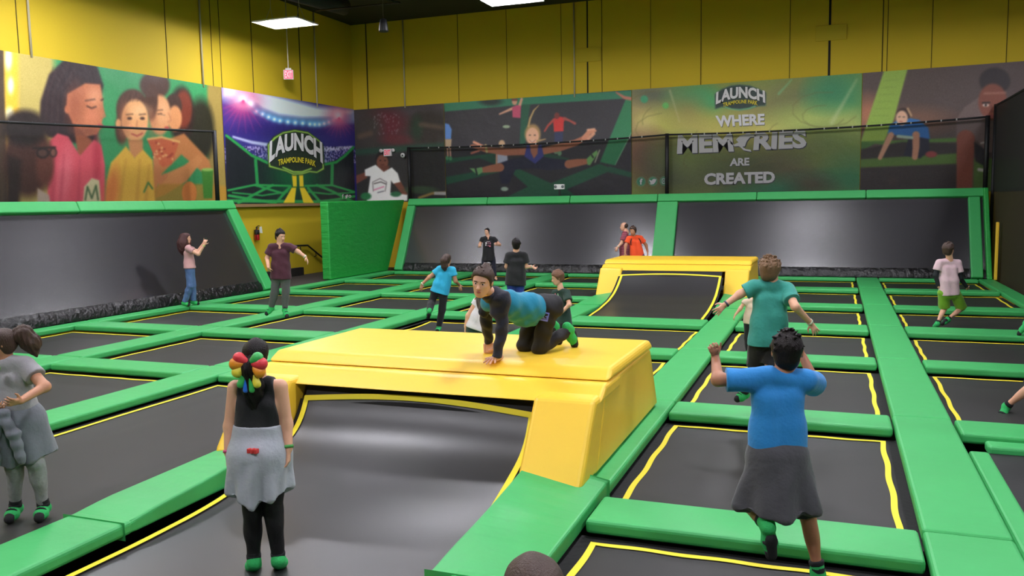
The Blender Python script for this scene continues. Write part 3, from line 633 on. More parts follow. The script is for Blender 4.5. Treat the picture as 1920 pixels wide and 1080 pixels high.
    p.line(z((860, 540), (1010, 505), (1130, 470), (1215, 425)), [13, 15, 12, 9], D); p.line(z((1205, 430), (1240, 385), (1295, 372)), [11, 9, 4], (206, 136, 106)); p.line(z((1235, 440), (1280, 395)), 6, (214, 150, 120)); p.line(z((1230, 365), (1285, 358)), 4, (220, 160, 130))
    p.poly(z((735, 480), (760, 500), (825, 500), (850, 480), (872, 580), (800, 642), (712, 582)), (62, 64, 136), 1.5); p.poly(z((755, 470), (825, 470), (820, 560), (790, 600), (765, 550)), (176, 108, 82), 2)
    p.ell(*z((780, 400))[0], 15, 19, (170, 132, 84), .3); p.ell(*z((778, 415))[0], 12, 16, (226, 172, 140), .2)
    p.line(z((745, 335), (760, 270), (790, 205), (832, 162)), [4, 4, 3, 1], (186, 154, 100), 1); p.line(z((820, 455), (885, 440)), [4, 2], (180, 146, 96), 1)
    for ex in (757, 797): q = z((ex, 408))[0]; p.ell(q[0], q[1], 2, 1, (90, 56, 46), .6)
    p.line(z((755, 452), (778, 462), (800, 450)), 2, (236, 220, 210), 1); p.line(z((752, 448), (778, 468), (804, 446)), 1, (150, 70, 60), 1)
    p.line(z((1465, 58), (1530, 100), (1595, 112)), [3, 6, 7], (190, 116, 96))
    p.grain(4, .012); return p
def paint_memories(X, Y):
    p = Paint(X, Y, (128, 140, 62)); z = lambda *a: zc((1180, 120), 4.154, a)
    rr = random.Random(9)
    B = [(1200, 200, 40, 50, (120, 110, 80)), (1215, 235, 50, 60, (196, 170, 100)), (1212, 240, 18, 18, (232, 220, 150)), (1230, 180, 50, 20, (86, 92, 74)), (1275, 235, 60, 40, (170, 176, 66)), (1300, 180, 40, 20, (60, 140, 90)), (1330, 190, 30, 20, (70, 160, 100)), (1290, 215, 30, 30, (140, 130, 70)),
         (1330, 250, 70, 30, (186, 174, 86)), (1440, 245, 70, 34, (206, 190, 96)), (1420, 200, 50, 26, (150, 140, 80)), (1500, 190, 60, 34, (110, 112, 66)), (1580, 190, 50, 60, (70, 150, 90)), (1520, 230, 60, 30, (178, 196, 96)), (1590, 235, 50, 26, (176, 186, 96)), (1560, 170, 40, 30, (44, 130, 84)),
         (1200, 290, 40, 40, (134, 84, 66)), (1225, 300, 34, 40, (110, 78, 58)), (1260, 320, 50, 40, (74, 80, 56)), (1340, 330, 90, 34, (84, 92, 62)), (1290, 290, 50, 30, (112, 128, 60)), (1430, 320, 80, 40, (70, 78, 50)), (1500, 310, 60, 44, (92, 84, 60)), (1560, 290, 60, 40, (110, 130, 66)), (1600, 340, 50, 40, (54, 120, 80)), (1480, 350, 90, 18, (40, 120, 84)), (1520, 345, 40, 20, (84, 72, 54))]
    for cx, cy, rx, ry, c in B: p.ell(cx, cy, rx, ry, c, 1.5, rr.uniform(-20, 20), .85)
    for k in range(9):
        cx, cy, r_ = rr.uniform(1230, 1580), rr.uniform(190, 330), rr.uniform(26, 52)
        p.line([(cx+r_*math.cos(a)*1.5, cy+r_*math.sin(a)*.8) for a in np.linspace(rr.uniform(0, 3), rr.uniform(3.5, 6), 10)], 1.6, (104, 96, 44), 2, .5)
    p.ell(1248, 198, 6, 6, (96, 176, 84), .3); p.ell(1208, 186, 7, 7, (60, 150, 104), .3)
    p.line([(1256, 170), (1274, 228)], [3, 1], (190, 180, 140), 4, .6); p.line([(1606, 150), (1560, 230)], [3, 8], (196, 206, 150), 6, .5); p.line([(1484, 150), (1460, 176)], [2, 4], (120, 190, 140), 3, .6)
    def badge(g, col): p.poly(z((665-g, 235-g), (720, 195-g), (790, 168-g), (860, 160-g), (940, 168-g), (1010, 195-g), (1065+g, 225-g), (1063+g, 325+g), (1000, 330+g), (930, 352+g), (860, 362+g), (790, 350+g), (720, 335+g), (668-g, 352+g)), col, 1.2)
    badge(2, (74, 104, 84)); badge(-5, (36, 54, 50)); p.line(z((740, 332), (800, 352), (860, 356), (930, 346), (980, 328)), 2.2, (110, 180, 130), 1)
    for i, cx in enumerate((1202, 1224, 1246)): p.ell(cx, 340.5-i*.6, 8.4, 8.4, (120, 170, 140), .15); p.ell(cx, 340.5-i*.6, 7.6, 7.6, (62, 130, 96), .15)
    p.grain(5, .012); return p
def paint_crawl(X, Y):
    p = Paint(X, Y, (86, 70, 66)); z = lambda *a: zc((1580, 100), 3.856, a)
    p.ell(1628, 215, 26, 30, (190, 120, 84), 1.4, 0, .9); p.ell(1720, 225, 60, 22, (120, 84, 66), 1.2)
    p.poly(z((300, 120), (470, 112), (370, 480), (300, 640), (130, 640)), (150, 180, 72), 2.5)
    for k in range(8): p.line(z((300-k*16, 200+k*50), (400-k*14, 190+k*52)), 1.2, (120, 150, 60), 3, .5)
    p.poly(z((100, 640), (270, 635), (110, 720)), (70, 110, 48), 2); p.poly(z((120, 640), (840, 610), (840, 640), (280, 660)), (84, 124, 50), 2.5)
    p.poly(z((100, 700), (430, 640), (830, 650), (830, 770), (100, 770)), (50, 42, 40), 4); p.poly(z((90, 768), (835, 722), (835, 800), (90, 830)), (84, 116, 44), 2.5); p.poly(z((90, 830), (835, 800), (835, 1000), (90, 1000)), (52, 44, 42), 4)
    p.ell(1674, 340, 10, 8, (62, 50, 46), 1)
    # woman in the blue shirt on hands and knees
    p.poly(z((480, 600), (620, 560), (630, 700), (560, 760), (440, 740)), (30, 32, 50), 2); p.ell(*z((640, 730))[0], 11, 6, (150, 60, 60), .4)
    p.poly(z((340, 520), (400, 480), (480, 468), (550, 480), (620, 540), (630, 620), (520, 600), (430, 600), (325, 580)), (42, 108, 176), 2)
    p.line(z((350, 590), (310, 670), (270, 755)), [11, 10, 8], (204, 150, 120)); p.line(z((530, 590), (530, 680), (522, 750)), [14, 13, 11], (196, 138, 108)); p.line(z((400, 600), (500, 610)), 6, (170, 190, 170))
    p.ell(*z((440, 440))[0], 13, 12, (60, 40, 36), .2); p.ell(*z((428, 468))[0], 11, 14, (222, 176, 146), .2); p.line(z((470, 400), (495, 450)), 4, (190, 150, 110))
    p.line(z((405, 460), (415, 458)), 1.4, (70, 44, 40)); p.line(z((437, 460), (448, 460)), 1.4, (70, 44, 40)); p.line(z((412, 492), (432, 494)), 1.6, (180, 90, 80))
    # man at the right
    p.poly(z((820, 480), (880, 390), (980, 320), (1120, 320), (1180, 400), (1200, 700), (1050, 720), (960, 620), (822, 620)), (112, 92, 88), 3)
    p.line(z((890, 620), (885, 750), (880, 970)), [34, 32, 30], (140, 74, 56), 2); p.poly(z((950, 760), (1300, 760), (1300, 1000), (940, 1000)), (84, 112, 50), 3); p.poly(z((950, 640), (1060, 720), (1050, 830), (960, 780)), (36, 32, 36), 2); p.line(z((985, 840), (1040, 850)), 6, (196, 190, 180), 2)
    p.ell(*z((1100, 200))[0], 29, 25, (42, 30, 32), .2); p.ell(*z((1085, 350))[0], 27, 34, (132, 70, 52), .16); p.line(z((1025, 290), (1175, 285)), 3, (190, 130, 110), 4, .7)
    p.ell(*z((1035, 375))[0], 6, 3, (224, 200, 190), .4); p.ell(*z((1035, 375))[0], 2.2, 2.4, (30, 18, 16), .4); p.line(z((1012, 358), (1062, 356)), 3, (40, 24, 22)); p.line(z((1075, 380), (1072, 420), (1090, 425)), 3, (104, 52, 40)); p.line(z((1040, 452), (1090, 455)), 4, (120, 56, 52))
    p.line(z((1000, 650), (1040, 640)), 3, (180, 170, 166))
    p.grain(6, .012); return p
XW, YW = -18.9, 31.42
def ywall(px): return at(px, 250, X=XW)[1]
def xwall(px): return at(px, 250, Y=YW)[0]
yA = ywall(419); xs_ = [xwall(v) for v in (833.5, 1184.5, 1614.5)]
b1 = banner((XW, 10.5), (XW, yA-.01), 6.42, 6.5, 2.66, 620, 210, paint_pizza, 'printed banner of kids eating pizza on the left wall')
b2 = banner((XW, yA+.01), (XW, YW), 6.5, 6.56, 2.69, 420, 260, paint_stadium, 'printed stadium banner with glowing lights and a green lettered badge')
b3 = banner((XW, YW), (xs_[0]-.01, YW), 6.54, 6.58, 2.69, 220, 230, paint_boy, 'printed banner of a boy in white shirt right of the room corner')
b4 = banner((xs_[0]+.01, YW), (xs_[1]-.01, YW), 6.58, 6.64, 2.69, 460, 230, paint_leap, 'printed banner of a blond girl leaping with legs split')
b5 = banner((xs_[1]+.01, YW), (xs_[2]-.01, YW), 6.64, 6.71, 2.69, 430, 220, paint_memories, 'blurry green and gold printed banner with big white words')
b6 = banner((xs_[2]+.01, YW), (7.4, YW), 6.71, 6.78, 2.69, 380, 240, paint_crawl, 'printed banner of a woman in blue and a man crawling')

# lettering -------------------------------------------------------------
def text_mesh(s, bold=.03):
    cu = bpy.data.curves.new('txt', 'FONT'); cu.body = s; cu.offset = bold; cu.resolution_u = 3
    o = bpy.data.objects.new('txt', cu); COL.objects.link(o)
    dg = bpy.context.evaluated_depsgraph_get(); me = bpy.data.meshes.new_from_object(o.evaluated_get(dg))
    v = np.array([q.co[:] for q in me.vertices]); f = [tuple(q.vertices) for q in me.polygons]
    bpy.data.objects.remove(o); bpy.data.curves.remove(cu); bpy.data.meshes.remove(me)
    lo, hi = v.min(0), v.max(0); v = (v-lo)/(np.maximum(hi-lo, 1e-6)); return v[:, :2], f
def letters(s, fx, place, m, parent, bold=.03, name='lettering'):
    """fx(u, v) -> drawing coords; place(px, py) -> point on the sign"""
    v, f = text_mesh(s, bold); P = []
    for u, w in v: P.append(place(*fx(u, w)))
    return mesh_from(name, P, f, m, parent)
def rectmap(x0, y0, x1, y1, x2=None, y2=None, x3=None, y3=None):
    """bilinear: (x0,y0) top left, (x1,y1) bottom right, or four corners tl, tr, br, bl"""
    if x2 is None: tl, tr, br, bl = (x0, y0), (x1, y0), (x1, y1), (x0, y1)
    else: tl, tr, br, bl = (x0, y0), (x1, y1), (x2, y2), (x3, y3)
    def fn(u, v):
        t = [tl[i]+(tr[i]-tl[i])*u for i in (0, 1)]; b = [bl[i]+(br[i]-bl[i])*u for i in (0, 1)]
        return b[0]+(t[0]-b[0])*v, b[1]+(t[1]-b[1])*v
    return fn
def archmap(x0, x1, ytop, ybot, rise_t, rise_b, slope=0.0, flare=0.0):
    xm, hw = (x0+x1)/2, (x1-x0)/2
    def fn(u, v):
        x = x0+(x1-x0)*u; k = ((x-xm)/hw)**2
        t = ytop+rise_t*k+slope*(x-xm); b = ybot+rise_b*k+slope*(x-xm)
        return x+flare*(1-v)*(x-xm)/hw, b+(t-b)*v
    return fn
WHITEP = mat('white_print', (222, 220, 222), .6, .03, 30); GREYP = mat('grey_print', (84, 84, 90), .6, .03, 30); YELP = mat('yellow_print', (226, 210, 50), .6, .03, 30)
DARKP = mat('dark_print', (30, 36, 34), .6, .03, 30)
onL = lambda d: (lambda px, py: at(px, py, X=XW+d))
onB = lambda d: (lambda px, py: at(px, py, Y=YW-d))
def both(s, fx, pl, m, par, bold, sh=(1.2, 1.4), shm=DARKP):
    letters(s, lambda u, v: (fx(u, v)[0]+sh[0], fx(u, v)[1]+sh[1]), pl(.010), shm, par, bold)
    letters(s, fx, pl(.030), m, par, bold)
both('LAUNCH', archmap(506, 604, 249, 282, 17, 25, .02, 1.5), onL, WHITEP, b2, .045)
both('TRAMPOLINE PARK', archmap(521.5, 592, 294.5, 304.5, 6, 8, .03, 0), onL, YELP, b2, .02, (.5, .6))
both('LAUNCH', archmap(1343, 1434, 162.5, 184, 9, 11, -.03, 1), onB, WHITEP, b5, .045, (1, 1.2))
both('TRAMPOLINE PARK', archmap(1355.5, 1420.5, 187.2, 194, 4, 6, -.06, 0), onB, YELP, b5, .02, (.4, .5))
both('WHERE', rectmap(1341, 217, 1433.5, 213, 1433.5, 234, 1344, 238), onB, WHITEP, b5, .04, (.8, 1.2), GREYP)
both('MEM', rectmap(1271, 254, 1372, 250, 1376, 284, 1269, 288.5), onB, WHITEP, b5, .045, (1.6, 1.8), GREYP)
both('RIES', rectmap(1415, 248, 1512, 243, 1512, 277.5, 1412, 282), onB, WHITEP, b5, .045, (1.6, 1.8), GREYP)
both('ARE', rectmap(1369, 297, 1405, 295.5, 1405, 310, 1368, 311.5), onB, WHITEP, b5, .035, (.8, 1), GREYP)
both('CREATED', rectmap(1320.5, 325, 1453, 321, 1453, 343, 1320, 347), onB, WHITEP, b5, .045, (1, 1.4), GREYP)
def printed(pts, pl, m, par, name='emblem'):
    v = [pl(*q) for q in pts]; return mesh_from(name, v, [tuple(range(len(v)))], m, par)
zb = lambda *a: zc((1180, 120), 4.154, a)
jump = zb((780, 590), (815, 628), (850, 610), (830, 590), (860, 560), (905, 545), (925, 525), (945, 545), (990, 548), (985, 565), (940, 570), (915, 600), (900, 640), (880, 645), (905, 662), (945, 668), (950, 684), (890, 672), (862, 645), (850, 640), (820, 642), (790, 622))
printed([(x+1.6, y+1.8) for x, y in jump], onB(.010), GREYP, b5); printed(jump, onB(.030), WHITEP, b5)
# small round social icons: f, bird, camera
letters('f', rectmap(1199.6, 335, 1204.6, 346), onB(.014), WHITEP, b5, .04, 'icon')
bird = [(1217.5, 337), (1222, 339), (1224, 336), (1227, 335.4), (1229, 336.4), (1231, 335.6), (1230, 338), (1229, 341), (1226, 345), (1221, 346), (1217.6, 344.6), (1220.6, 343.6), (1218.6, 341.6), (1219.6, 341.2), (1217.6, 339)]
printed(bird, onB(.014), WHITEP, b5, 'icon')
def ring(cx, cy, ro, ri, pl, m, par, n=20, name='icon'):
    v = []; f = []
    for k in range(n):
        a = 2*math.pi*k/n; v += [pl(cx+ro*math.cos(a), cy+ro*math.sin(a)), pl(cx+ri*math.cos(a), cy+ri*math.sin(a))]
    for k in range(n): f.append((2*k, 2*((k+1) % n), 2*((k+1) % n)+1, 2*k+1))
    return mesh_from(name, v, f, m, par)
sq = []
for k in range(32):
    a = 2*math.pi*k/32; c_, s_ = math.cos(a), math.sin(a); r_ = 1/(abs(c_)**5+abs(s_)**5)**.2; sq.append((c_*r_, s_*r_))
v = []; f = []
for c_, s_ in sq: v += [onB(.014)(1246+5*c_, 339.5+5*s_), onB(.014)(1246+3.9*c_, 339.5+3.9*s_)]
for k in range(32): f.append((2*k, 2*((k+1) % 32), 2*((k+1) % 32)+1, 2*k+1))
mesh_from('icon', v, f, WHITEP, b5); ring(1246, 339.5, 2.4, 1.4, onB(.014), WHITEP, b5)
letters('f', rectmap(641.5, 364, 644, 372), onL(.012), WHITEP, b2, .03, 'icon')
printed([(647+(x-1217)*.4, 364.5+(y-335)*.7) for x, y in bird], onL(.012), WHITEP, b2, 'icon')
ring(656, 368, 2.6, 1.3, onL(.012), WHITEP, b2)

# ------------------------------------------------------------------ safety nets above the slopes
NET = net_mat('black_netting', (16, 16, 17), .30); NETD = net_mat('dense_black_netting', (13, 13, 14), .94)
ROPE = mat('black_rope', (18, 18, 20), .7, .3, 40)
def net(name_label, posts, ztops, zbot, m, sag=.09, post_r=.05):
    """posts: list of ground xy; one netting sheet and rope per bay"""
    c = np.mean(np.array(posts), 0); e = empty('safety_net', (c[0], c[1], zbot), name_label, 'net')
    for (a, b), (za, zb_) in zip(zip(posts, posts[1:]), zip(ztops, ztops[1:])):
        n = 24; v = []; f = []; rope = []
        for k in range(n):
            t = k/(n-1); x = a[0]+(b[0]-a[0])*t; y = a[1]+(b[1]-a[1])*t; z = za+(zb_-za)*t-sag*4*t*(1-t)
            v += [(x, y, zbot), (x, y, z)]; rope.append((x, y, z))
        for k in range(n-1): f.append((2*k, 2*k+2, 2*k+3, 2*k+1))
        mesh_from('netting', v, f, m, e); tube('top_rope', rope, .035, ROPE, e, 6)
        bm = bmesh.new()
        for k in range(2, n-1, 1):
            t = (k+.5)/n; i = min(int(t*(n-1)), n-2); p = np.array(rope[i]); bm_box(bm, p[0]-.02, p[0]+.02, p[1]-.045, p[1]-.035, p[2]-.03, p[2]+.03)
        from_bm('clip', bm, mat('pale_clip', (150, 150, 146), .5, .03, 20), e)
    for (x, y), zt in list(zip(posts, ztops)):
        tube('post', [(x, y, zbot-.02), (x, y, (zbot+zt)/2), (x, y, zt+.04)], post_r, mat('padded_black_post', (20, 20, 22), .6, .2, 12), e, 10)
    return e
net('black safety net on posts in front of the pizza banner', [(-18.1, 7.0), (-18.1, 21.75)], [4.4, 4.93], 2.72, NET, .02, .07)
net('long black safety net on posts in front of the back wall banners', [(-16.25, 31.15), (-5.75, 31.15), (4.5, 31.15)], [4.85, 4.93, 5.05], 2.74, NET, .09, .07)
net('dense black net wall closing the right side of the court', [(4.72, 31.2), (4.72, 20.0), (4.72, 11.0)], [5.4, 5.5, 5.5], -.1, NETD, .05, .05)

# ------------------------------------------------------------------ small fittings
RED = mat('exit_red', (226, 62, 92), .5, emit=.5); PALE = mat('exit_sign_case', (222, 214, 214), .5, .03, 20)
def exit_sign(c, ax, label, w=.36, h=.24, pole=None, heads=False):
    """ax: unit horizontal vector along the sign's face"""
    c = np.array(c, float); ax = np.array(ax, float); n = np.array([ax[1], -ax[0], 0.])
    e = empty('exit_sign', c-np.array([0, 0, h/2]), label, 'exit sign')
    def bx(nm, u0, u1, v0, v1, d0, d1, m, r=.006):
        P = [c+ax*u+n*d+np.array([0, 0, v]) for v in (v0, v1) for u, d in ((u0, d0), (u1, d0), (u1, d1), (u0, d1))]
        return hull8(nm, P, m, e, r=r)
    bx('case', -w/2, w/2, -h/2, h/2, -.05, .03, PALE); bx('panel', -w/2+.02, w/2-.02, -h/2+.02, h/2-.02, .03, .036, PALE if heads else RED, 0)
    letters('EXIT', lambda u, v: (u, v), lambda u, v: c+ax*(-w/2+.045+(w-.09)*u)+n*.042+np.array([0, 0, -h/2+.05+(h-.1)*v]), RED if heads else mat('exit_letter', (250, 200, 205), .5, emit=.3), e, .02)
    if pole: tube('stem', [c+np.array([0, 0, h/2]), c+np.array([0, 0, h/2+.1]), c+np.array([0, 0, pole])], .02, mat('white_pipe', (210, 200, 180), .5, .03, 9), e, 8); bx('canopy', -.1, .1, h/2, h/2+.06, -.05, .04, PALE)
    if heads:
        for s in (-1, 1):
            bm = bmesh.new(); q = c+ax*s*(w/2+.1)+np.array([0, 0, .08]); bm_tube(bm, [q-n*.05, q+n*.02, q+n*.08], [.05, .07, .075], 12); bm_tube(bm, [c+ax*s*(w/2-.01)+np.array([0, 0, .09]), q], .025, 8); from_bm('lamp_head', bm, PALE, e, True)
    return e
p = at(541, 140, Y=26.1); exit_sign(p, (.87, .5, 0), 'red exit sign hanging on a white stem below the corner lamp', .34, .33, ZC-p[2]-.02)
p = at(727, 286, Y=31.36); exit_sign(p, (1, 0, 0), 'white exit sign with red letters and two lamp heads on the boy banner', .36, .30, None, True)
p = at(756, 291, Y=31.3); bm = bmesh.new(); bm_tube(bm, [p+np.array([.0, .1, .02]), p+np.array([0, 0, .0])], .035, 10); bm_tube(bm, [p+np.array([0, .0, 0]), p+np.array([0, -.05, -.01]), p+np.array([0, -.09, -.015])], [.09, .1, .06], 14)
sc_ = from_bm('security_camera', bm, WHITEM, None, True); tag(sc_, 'small white security camera right of the white exit sign', 'camera')
q = p+np.array([0.02, -.1, -.015]); o = tube('camera_lens', [q, q+np.array([0, -.012, 0])], .035, BLACKM, sc_, 10)
p = at(1049, 350, Y=30.82); e = empty('emergency_light', (p[0], p[1], p[2]-.1), 'white emergency light box on top of the back slope below the leaping girl', 'light')
box('case', p[0]-.2, p[0]+.2, 30.77, 30.87, p[2]-.1, p[2]+.09, WHITEM, e, r=.01); box('bracket', p[0]-.03, p[0]+.03, 30.79, 30.84, 2.72, p[2]-.1, BLACKM, e)
for s in (-1, 1): tube('lamp_head', [(p[0]+s*.14, 30.79, p[2]), (p[0]+s*.14, 30.75, p[2]), (p[0]+s*.14, 30.72, p[2])], [.05, .055, .04], mat('lamp_glass', (120, 124, 126), .2, .02, 9), e, 12)
# hanging black speaker
p = at(719, 46, Y=22.0); e = empty('pendant_speaker', (p[0], p[1], p[2]-.22), 'black bell shaped speaker hanging right of the corner lamp', 'speaker')
bm = bmesh.new(); bm_lathe(bm, (p[0], p[1], p[2]-.2), [(.10, -.0), (.135, .0), (.14, .03), (.12, .2), (.09, .34), (.03, .37)], 20); from_bm('body', bm, mat('black_speaker_shell', (24, 24, 28), .5, .05, 20), e, True)
tube('hanger_wire', [(p[0], p[1], p[2]+.16), (p[0], p[1], 9), (p[0], p[1], ZC-.01)], .008, BLACKM, e, 6)
# ceiling duct and thin pipe loop at the corner
a, b = at(600, 0, Z=9.3), at(646, 13, Z=9.3)
tag(tube('ceiling_duct', [a+(a-b)*2, (a+b)/2, b], .28, mat('dark_duct', (40, 40, 50), .6, .05, 9), None, 14), 'dark ceiling duct cut by the top edge near the corner', 'duct')
a, b, c = at(592, 20, Z=8.9), at(750, 5, Z=8.9), at(600, 22, Z=8.9)
tag(tube('ceiling_pipe', [c, a, (a+b)/2, b, b+np.array([-.2, -.6, 0])], .025, BLACKM, None, 8), 'thin black pipe hung under the ceiling near the corner', 'pipe')
# fire extinguisher on the yellow wall
y0, z0 = 24.55, 1.42
e = empty('fire_extinguisher', (XL+.12, y0, z0), 'red fire extinguisher with white tag on the yellow wall', 'fire extinguisher')
bm = bmesh.new(); bm_lathe(bm, (XL+.12, y0, z0), [(.06, 0), (.08, .01), (.085, .05), (.085, .27), (.07, .33), (.03, .37), (.025, .40)], 18); from_bm('cylinder', bm, mat('extinguisher_red', (170, 24, 28), .35, .03, 9), e, True)
bm = bmesh.new(); bm_lathe(bm, (XL+.12, y0, z0+.2), [(.082, 0), (.0875, .002), (.0875, .15), (.075, .17)], 18); from_bm('black_sleeve', bm, mat('black_rubber_sleeve', (30, 28, 28), .6, .03, 9), e, True)
bm = bmesh.new(); bm_tube(bm, [(XL+.12, y0, z0+.39), (XL+.12, y0, z0+.47)], .03, 10); bm_tube(bm, [(XL+.12, y0, z0+.47), (XL+.2, y0-.02, z0+.5), (XL+.26, y0-.02, z0+.5)], .015, 8); bm_tube(bm, [(XL+.12, y0, z0+.43), (XL+.2, y0-.01, z0+.44), (XL+.24, y0-.01, z0+.43)], .012, 8); from_bm('valve', bm, BLACKM, e, True)
tube('hose', [(XL+.13, y0+.04, z0+.43), (XL+.2, y0-.14, z0+.4), (XL+.2, y0-.15, z0+.2), (XL+.19, y0-.12, z0+.05)], .014, BLACKM, e, 8)
hull8('paper_tag', [(XL+.2, y0+.05, z0+.26), (XL+.205, y0+.05, z0+.26), (XL+.205, y0+.2, z0+.24), (XL+.2, y0+.2, z0+.24), (XL+.2, y0+.04, z0+.46), (XL+.205, y0+.04, z0+.46), (XL+.205, y0+.17, z0+.48), (XL+.2, y0+.17, z0+.48)], WHITEM, e)
# handrail going down the stair behind the landing
e = empty('handrail', (XL+.12, 27.6, .3), 'black handrail bending down along the yellow entrance wall', 'handrail')
pts = [at(554, 461, X=XL+.1), at(577, 460, X=XL+.1), at(612, 489, X=XL+.1), at(622, 497, X=XL+.1)]
tube('rail', pts, .035, BLACKM, e, 10)
for q in (at(563, 463, X=XL+.1), at(592, 474, X=XL+.1), at(612, 491, X=XL+.1)):
    tube('bracket', [q, q+np.array([0, .02, -.12]), q+np.array([-.08, .02, -.14])], .018, BLACKM, e, 8)
# ------------------------------------------------------------------ figures: smooth distance-field bodies meshed with surface nets
class Vol:
    def __init__(s): s.ops = []; s.clips = []; s.lo = np.full(3, 1e9); s.hi = np.full(3, -1e9)
    def _b(s, lo, hi, sub):
        if not sub: s.lo = np.minimum(s.lo, lo); s.hi = np.maximum(s.hi, hi)
    def cone(s, a, b, ra, rb=None, k=.02, cut=None, sub=False):
        a, b = np.asarray(a, float), np.asarray(b, float); rb = ra if rb is None else rb; r = max(ra, rb)
        lo, hi = np.minimum(a, b)-r, np.maximum(a, b)+r; s._b(lo, hi, sub); s.ops.append(('c', a, b, ra, rb, k, cut, sub, lo, hi)); return s
    def chain(s, pts, rs, k=.02):
        for i in range(len(pts)-1): s.cone(pts[i], pts[i+1], rs[i], rs[i+1], k)
        return s
    def ell(s, c, R, rad, k=.02, sub=False, cut=None):
        c = np.asarray(c, float); R = np.asarray(R, float); rad = np.asarray(rad, float)
        e = np.sqrt(((R*rad[:, None])**2).sum(0)); s._b(c-e, c+e, sub); s.ops.append(('e', c, R, rad, k, cut, sub, c-e, c+e)); return s
    def clip(s, p, n): s.clips.append((np.asarray(p, float), np.asarray(n, float)/np.linalg.norm(n))); return s
    def field(s, h):
        o = s.lo-3*h; n = np.ceil((s.hi-s.lo)/h).astype(int)+7
        ax = [o[i]+h*np.arange(n[i]) for i in range(3)]
        D = np.full(n, 10.0, np.float32)
        for op in s.ops:
            k, cut, sub, lo, hi = op[-5], op[-4], op[-3], op[-2], op[-1]
            m = k+2.5*h
            i0 = np.maximum(np.floor((lo-m-o)/h).astype(int), 0); i1 = np.minimum(np.ceil((hi+m-o)/h).astype(int)+1, n)
            if (i1 <= i0).any(): continue
            x = ax[0][i0[0]:i1[0], None, None]; y = ax[1][None, i0[1]:i1[1], None]; z = ax[2][None, None, i0[2]:i1[2]]
            if op[0] == 'c':
                a, b, ra, rb = op[1:5]; ab = b-a; L = ab@ab+1e-12
                px, py, pz = x-a[0], y-a[1], z-a[2]
                t = np.clip((px*ab[0]+py*ab[1]+pz*ab[2])/L, 0, 1)
                d = np.sqrt((px-ab[0]*t)**2+(py-ab[1]*t)**2+(pz-ab[2]*t)**2)-(ra+(rb-ra)*t)
            else:
                c, R, rad = op[1:4]; px, py, pz = x-c[0], y-c[1], z-c[2]
                q = [(px*R[i][0]+py*R[i][1]+pz*R[i][2])/rad[i] for i in range(3)]
                k0 = np.sqrt(q[0]**2+q[1]**2+q[2]**2); k1 = np.sqrt((q[0]/rad[0])**2+(q[1]/rad[1])**2+(q[2]/rad[2])**2)+1e-9
                d = k0*(k0-1)/k1
            if cut is not None:
                for cp, cn in (cut if isinstance(cut, list) else [cut]):
                    d = np.maximum(d, (x-cp[0])*cn[0]+(y-cp[1])*cn[1]+(z-cp[2])*cn[2])
            B = D[i0[0]:i1[0], i0[1]:i1[1], i0[2]:i1[2]]
            if sub: d = -d
            hh = np.maximum(k-np.abs(B-d), 0)/max(k, 1e-6)
            if sub: B[...] = np.maximum(B, d)+hh*hh*k/4
            else: B[...] = np.minimum(B, d)-hh*hh*k/4
        for cp, cn in s.clips:
            D = np.maximum(D, (ax[0][:, None, None]-cp[0])*cn[0]+(ax[1][None, :, None]-cp[1])*cn[1]+(ax[2][None, None, :]-cp[2])*cn[2])
        return D, o
    def mesh(s, name, m, parent, h, noise=None, smooth=1):
        D, o = s.field(h); v, f = snets(D, o, h)
        if len(v) == 0: return None
        if smooth:
            e = np.concatenate([f[:, [0, 1]], f[:, [1, 2]], f[:, [2, 3]], f[:, [3, 0]]])
            for _ in range(smooth):
                acc = np.zeros_like(v); cnt = np.zeros(len(v))
                for i in range(3): acc[:, i] = np.bincount(e[:, 0], v[e[:, 1], i], len(v))+np.bincount(e[:, 1], v[e[:, 0], i], len(v))
                cnt = np.bincount(e[:, 0], minlength=len(v))+np.bincount(e[:, 1], minlength=len(v))
                v = .5*v+.5*acc/cnt[:, None]
        if noise is not None:
            n = np.zeros_like(v); fn = np.cross(v[f[:, 2]]-v[f[:, 0]], v[f[:, 3]]-v[f[:, 1]])
            for j in range(4): np.add.at(n, f[:, j], fn)
            n /= np.linalg.norm(n, axis=1)[:, None]+1e-12; v = v+n*noise(v)[:, None]
        return mesh_from(name, v, f, m, parent, smooth=True)
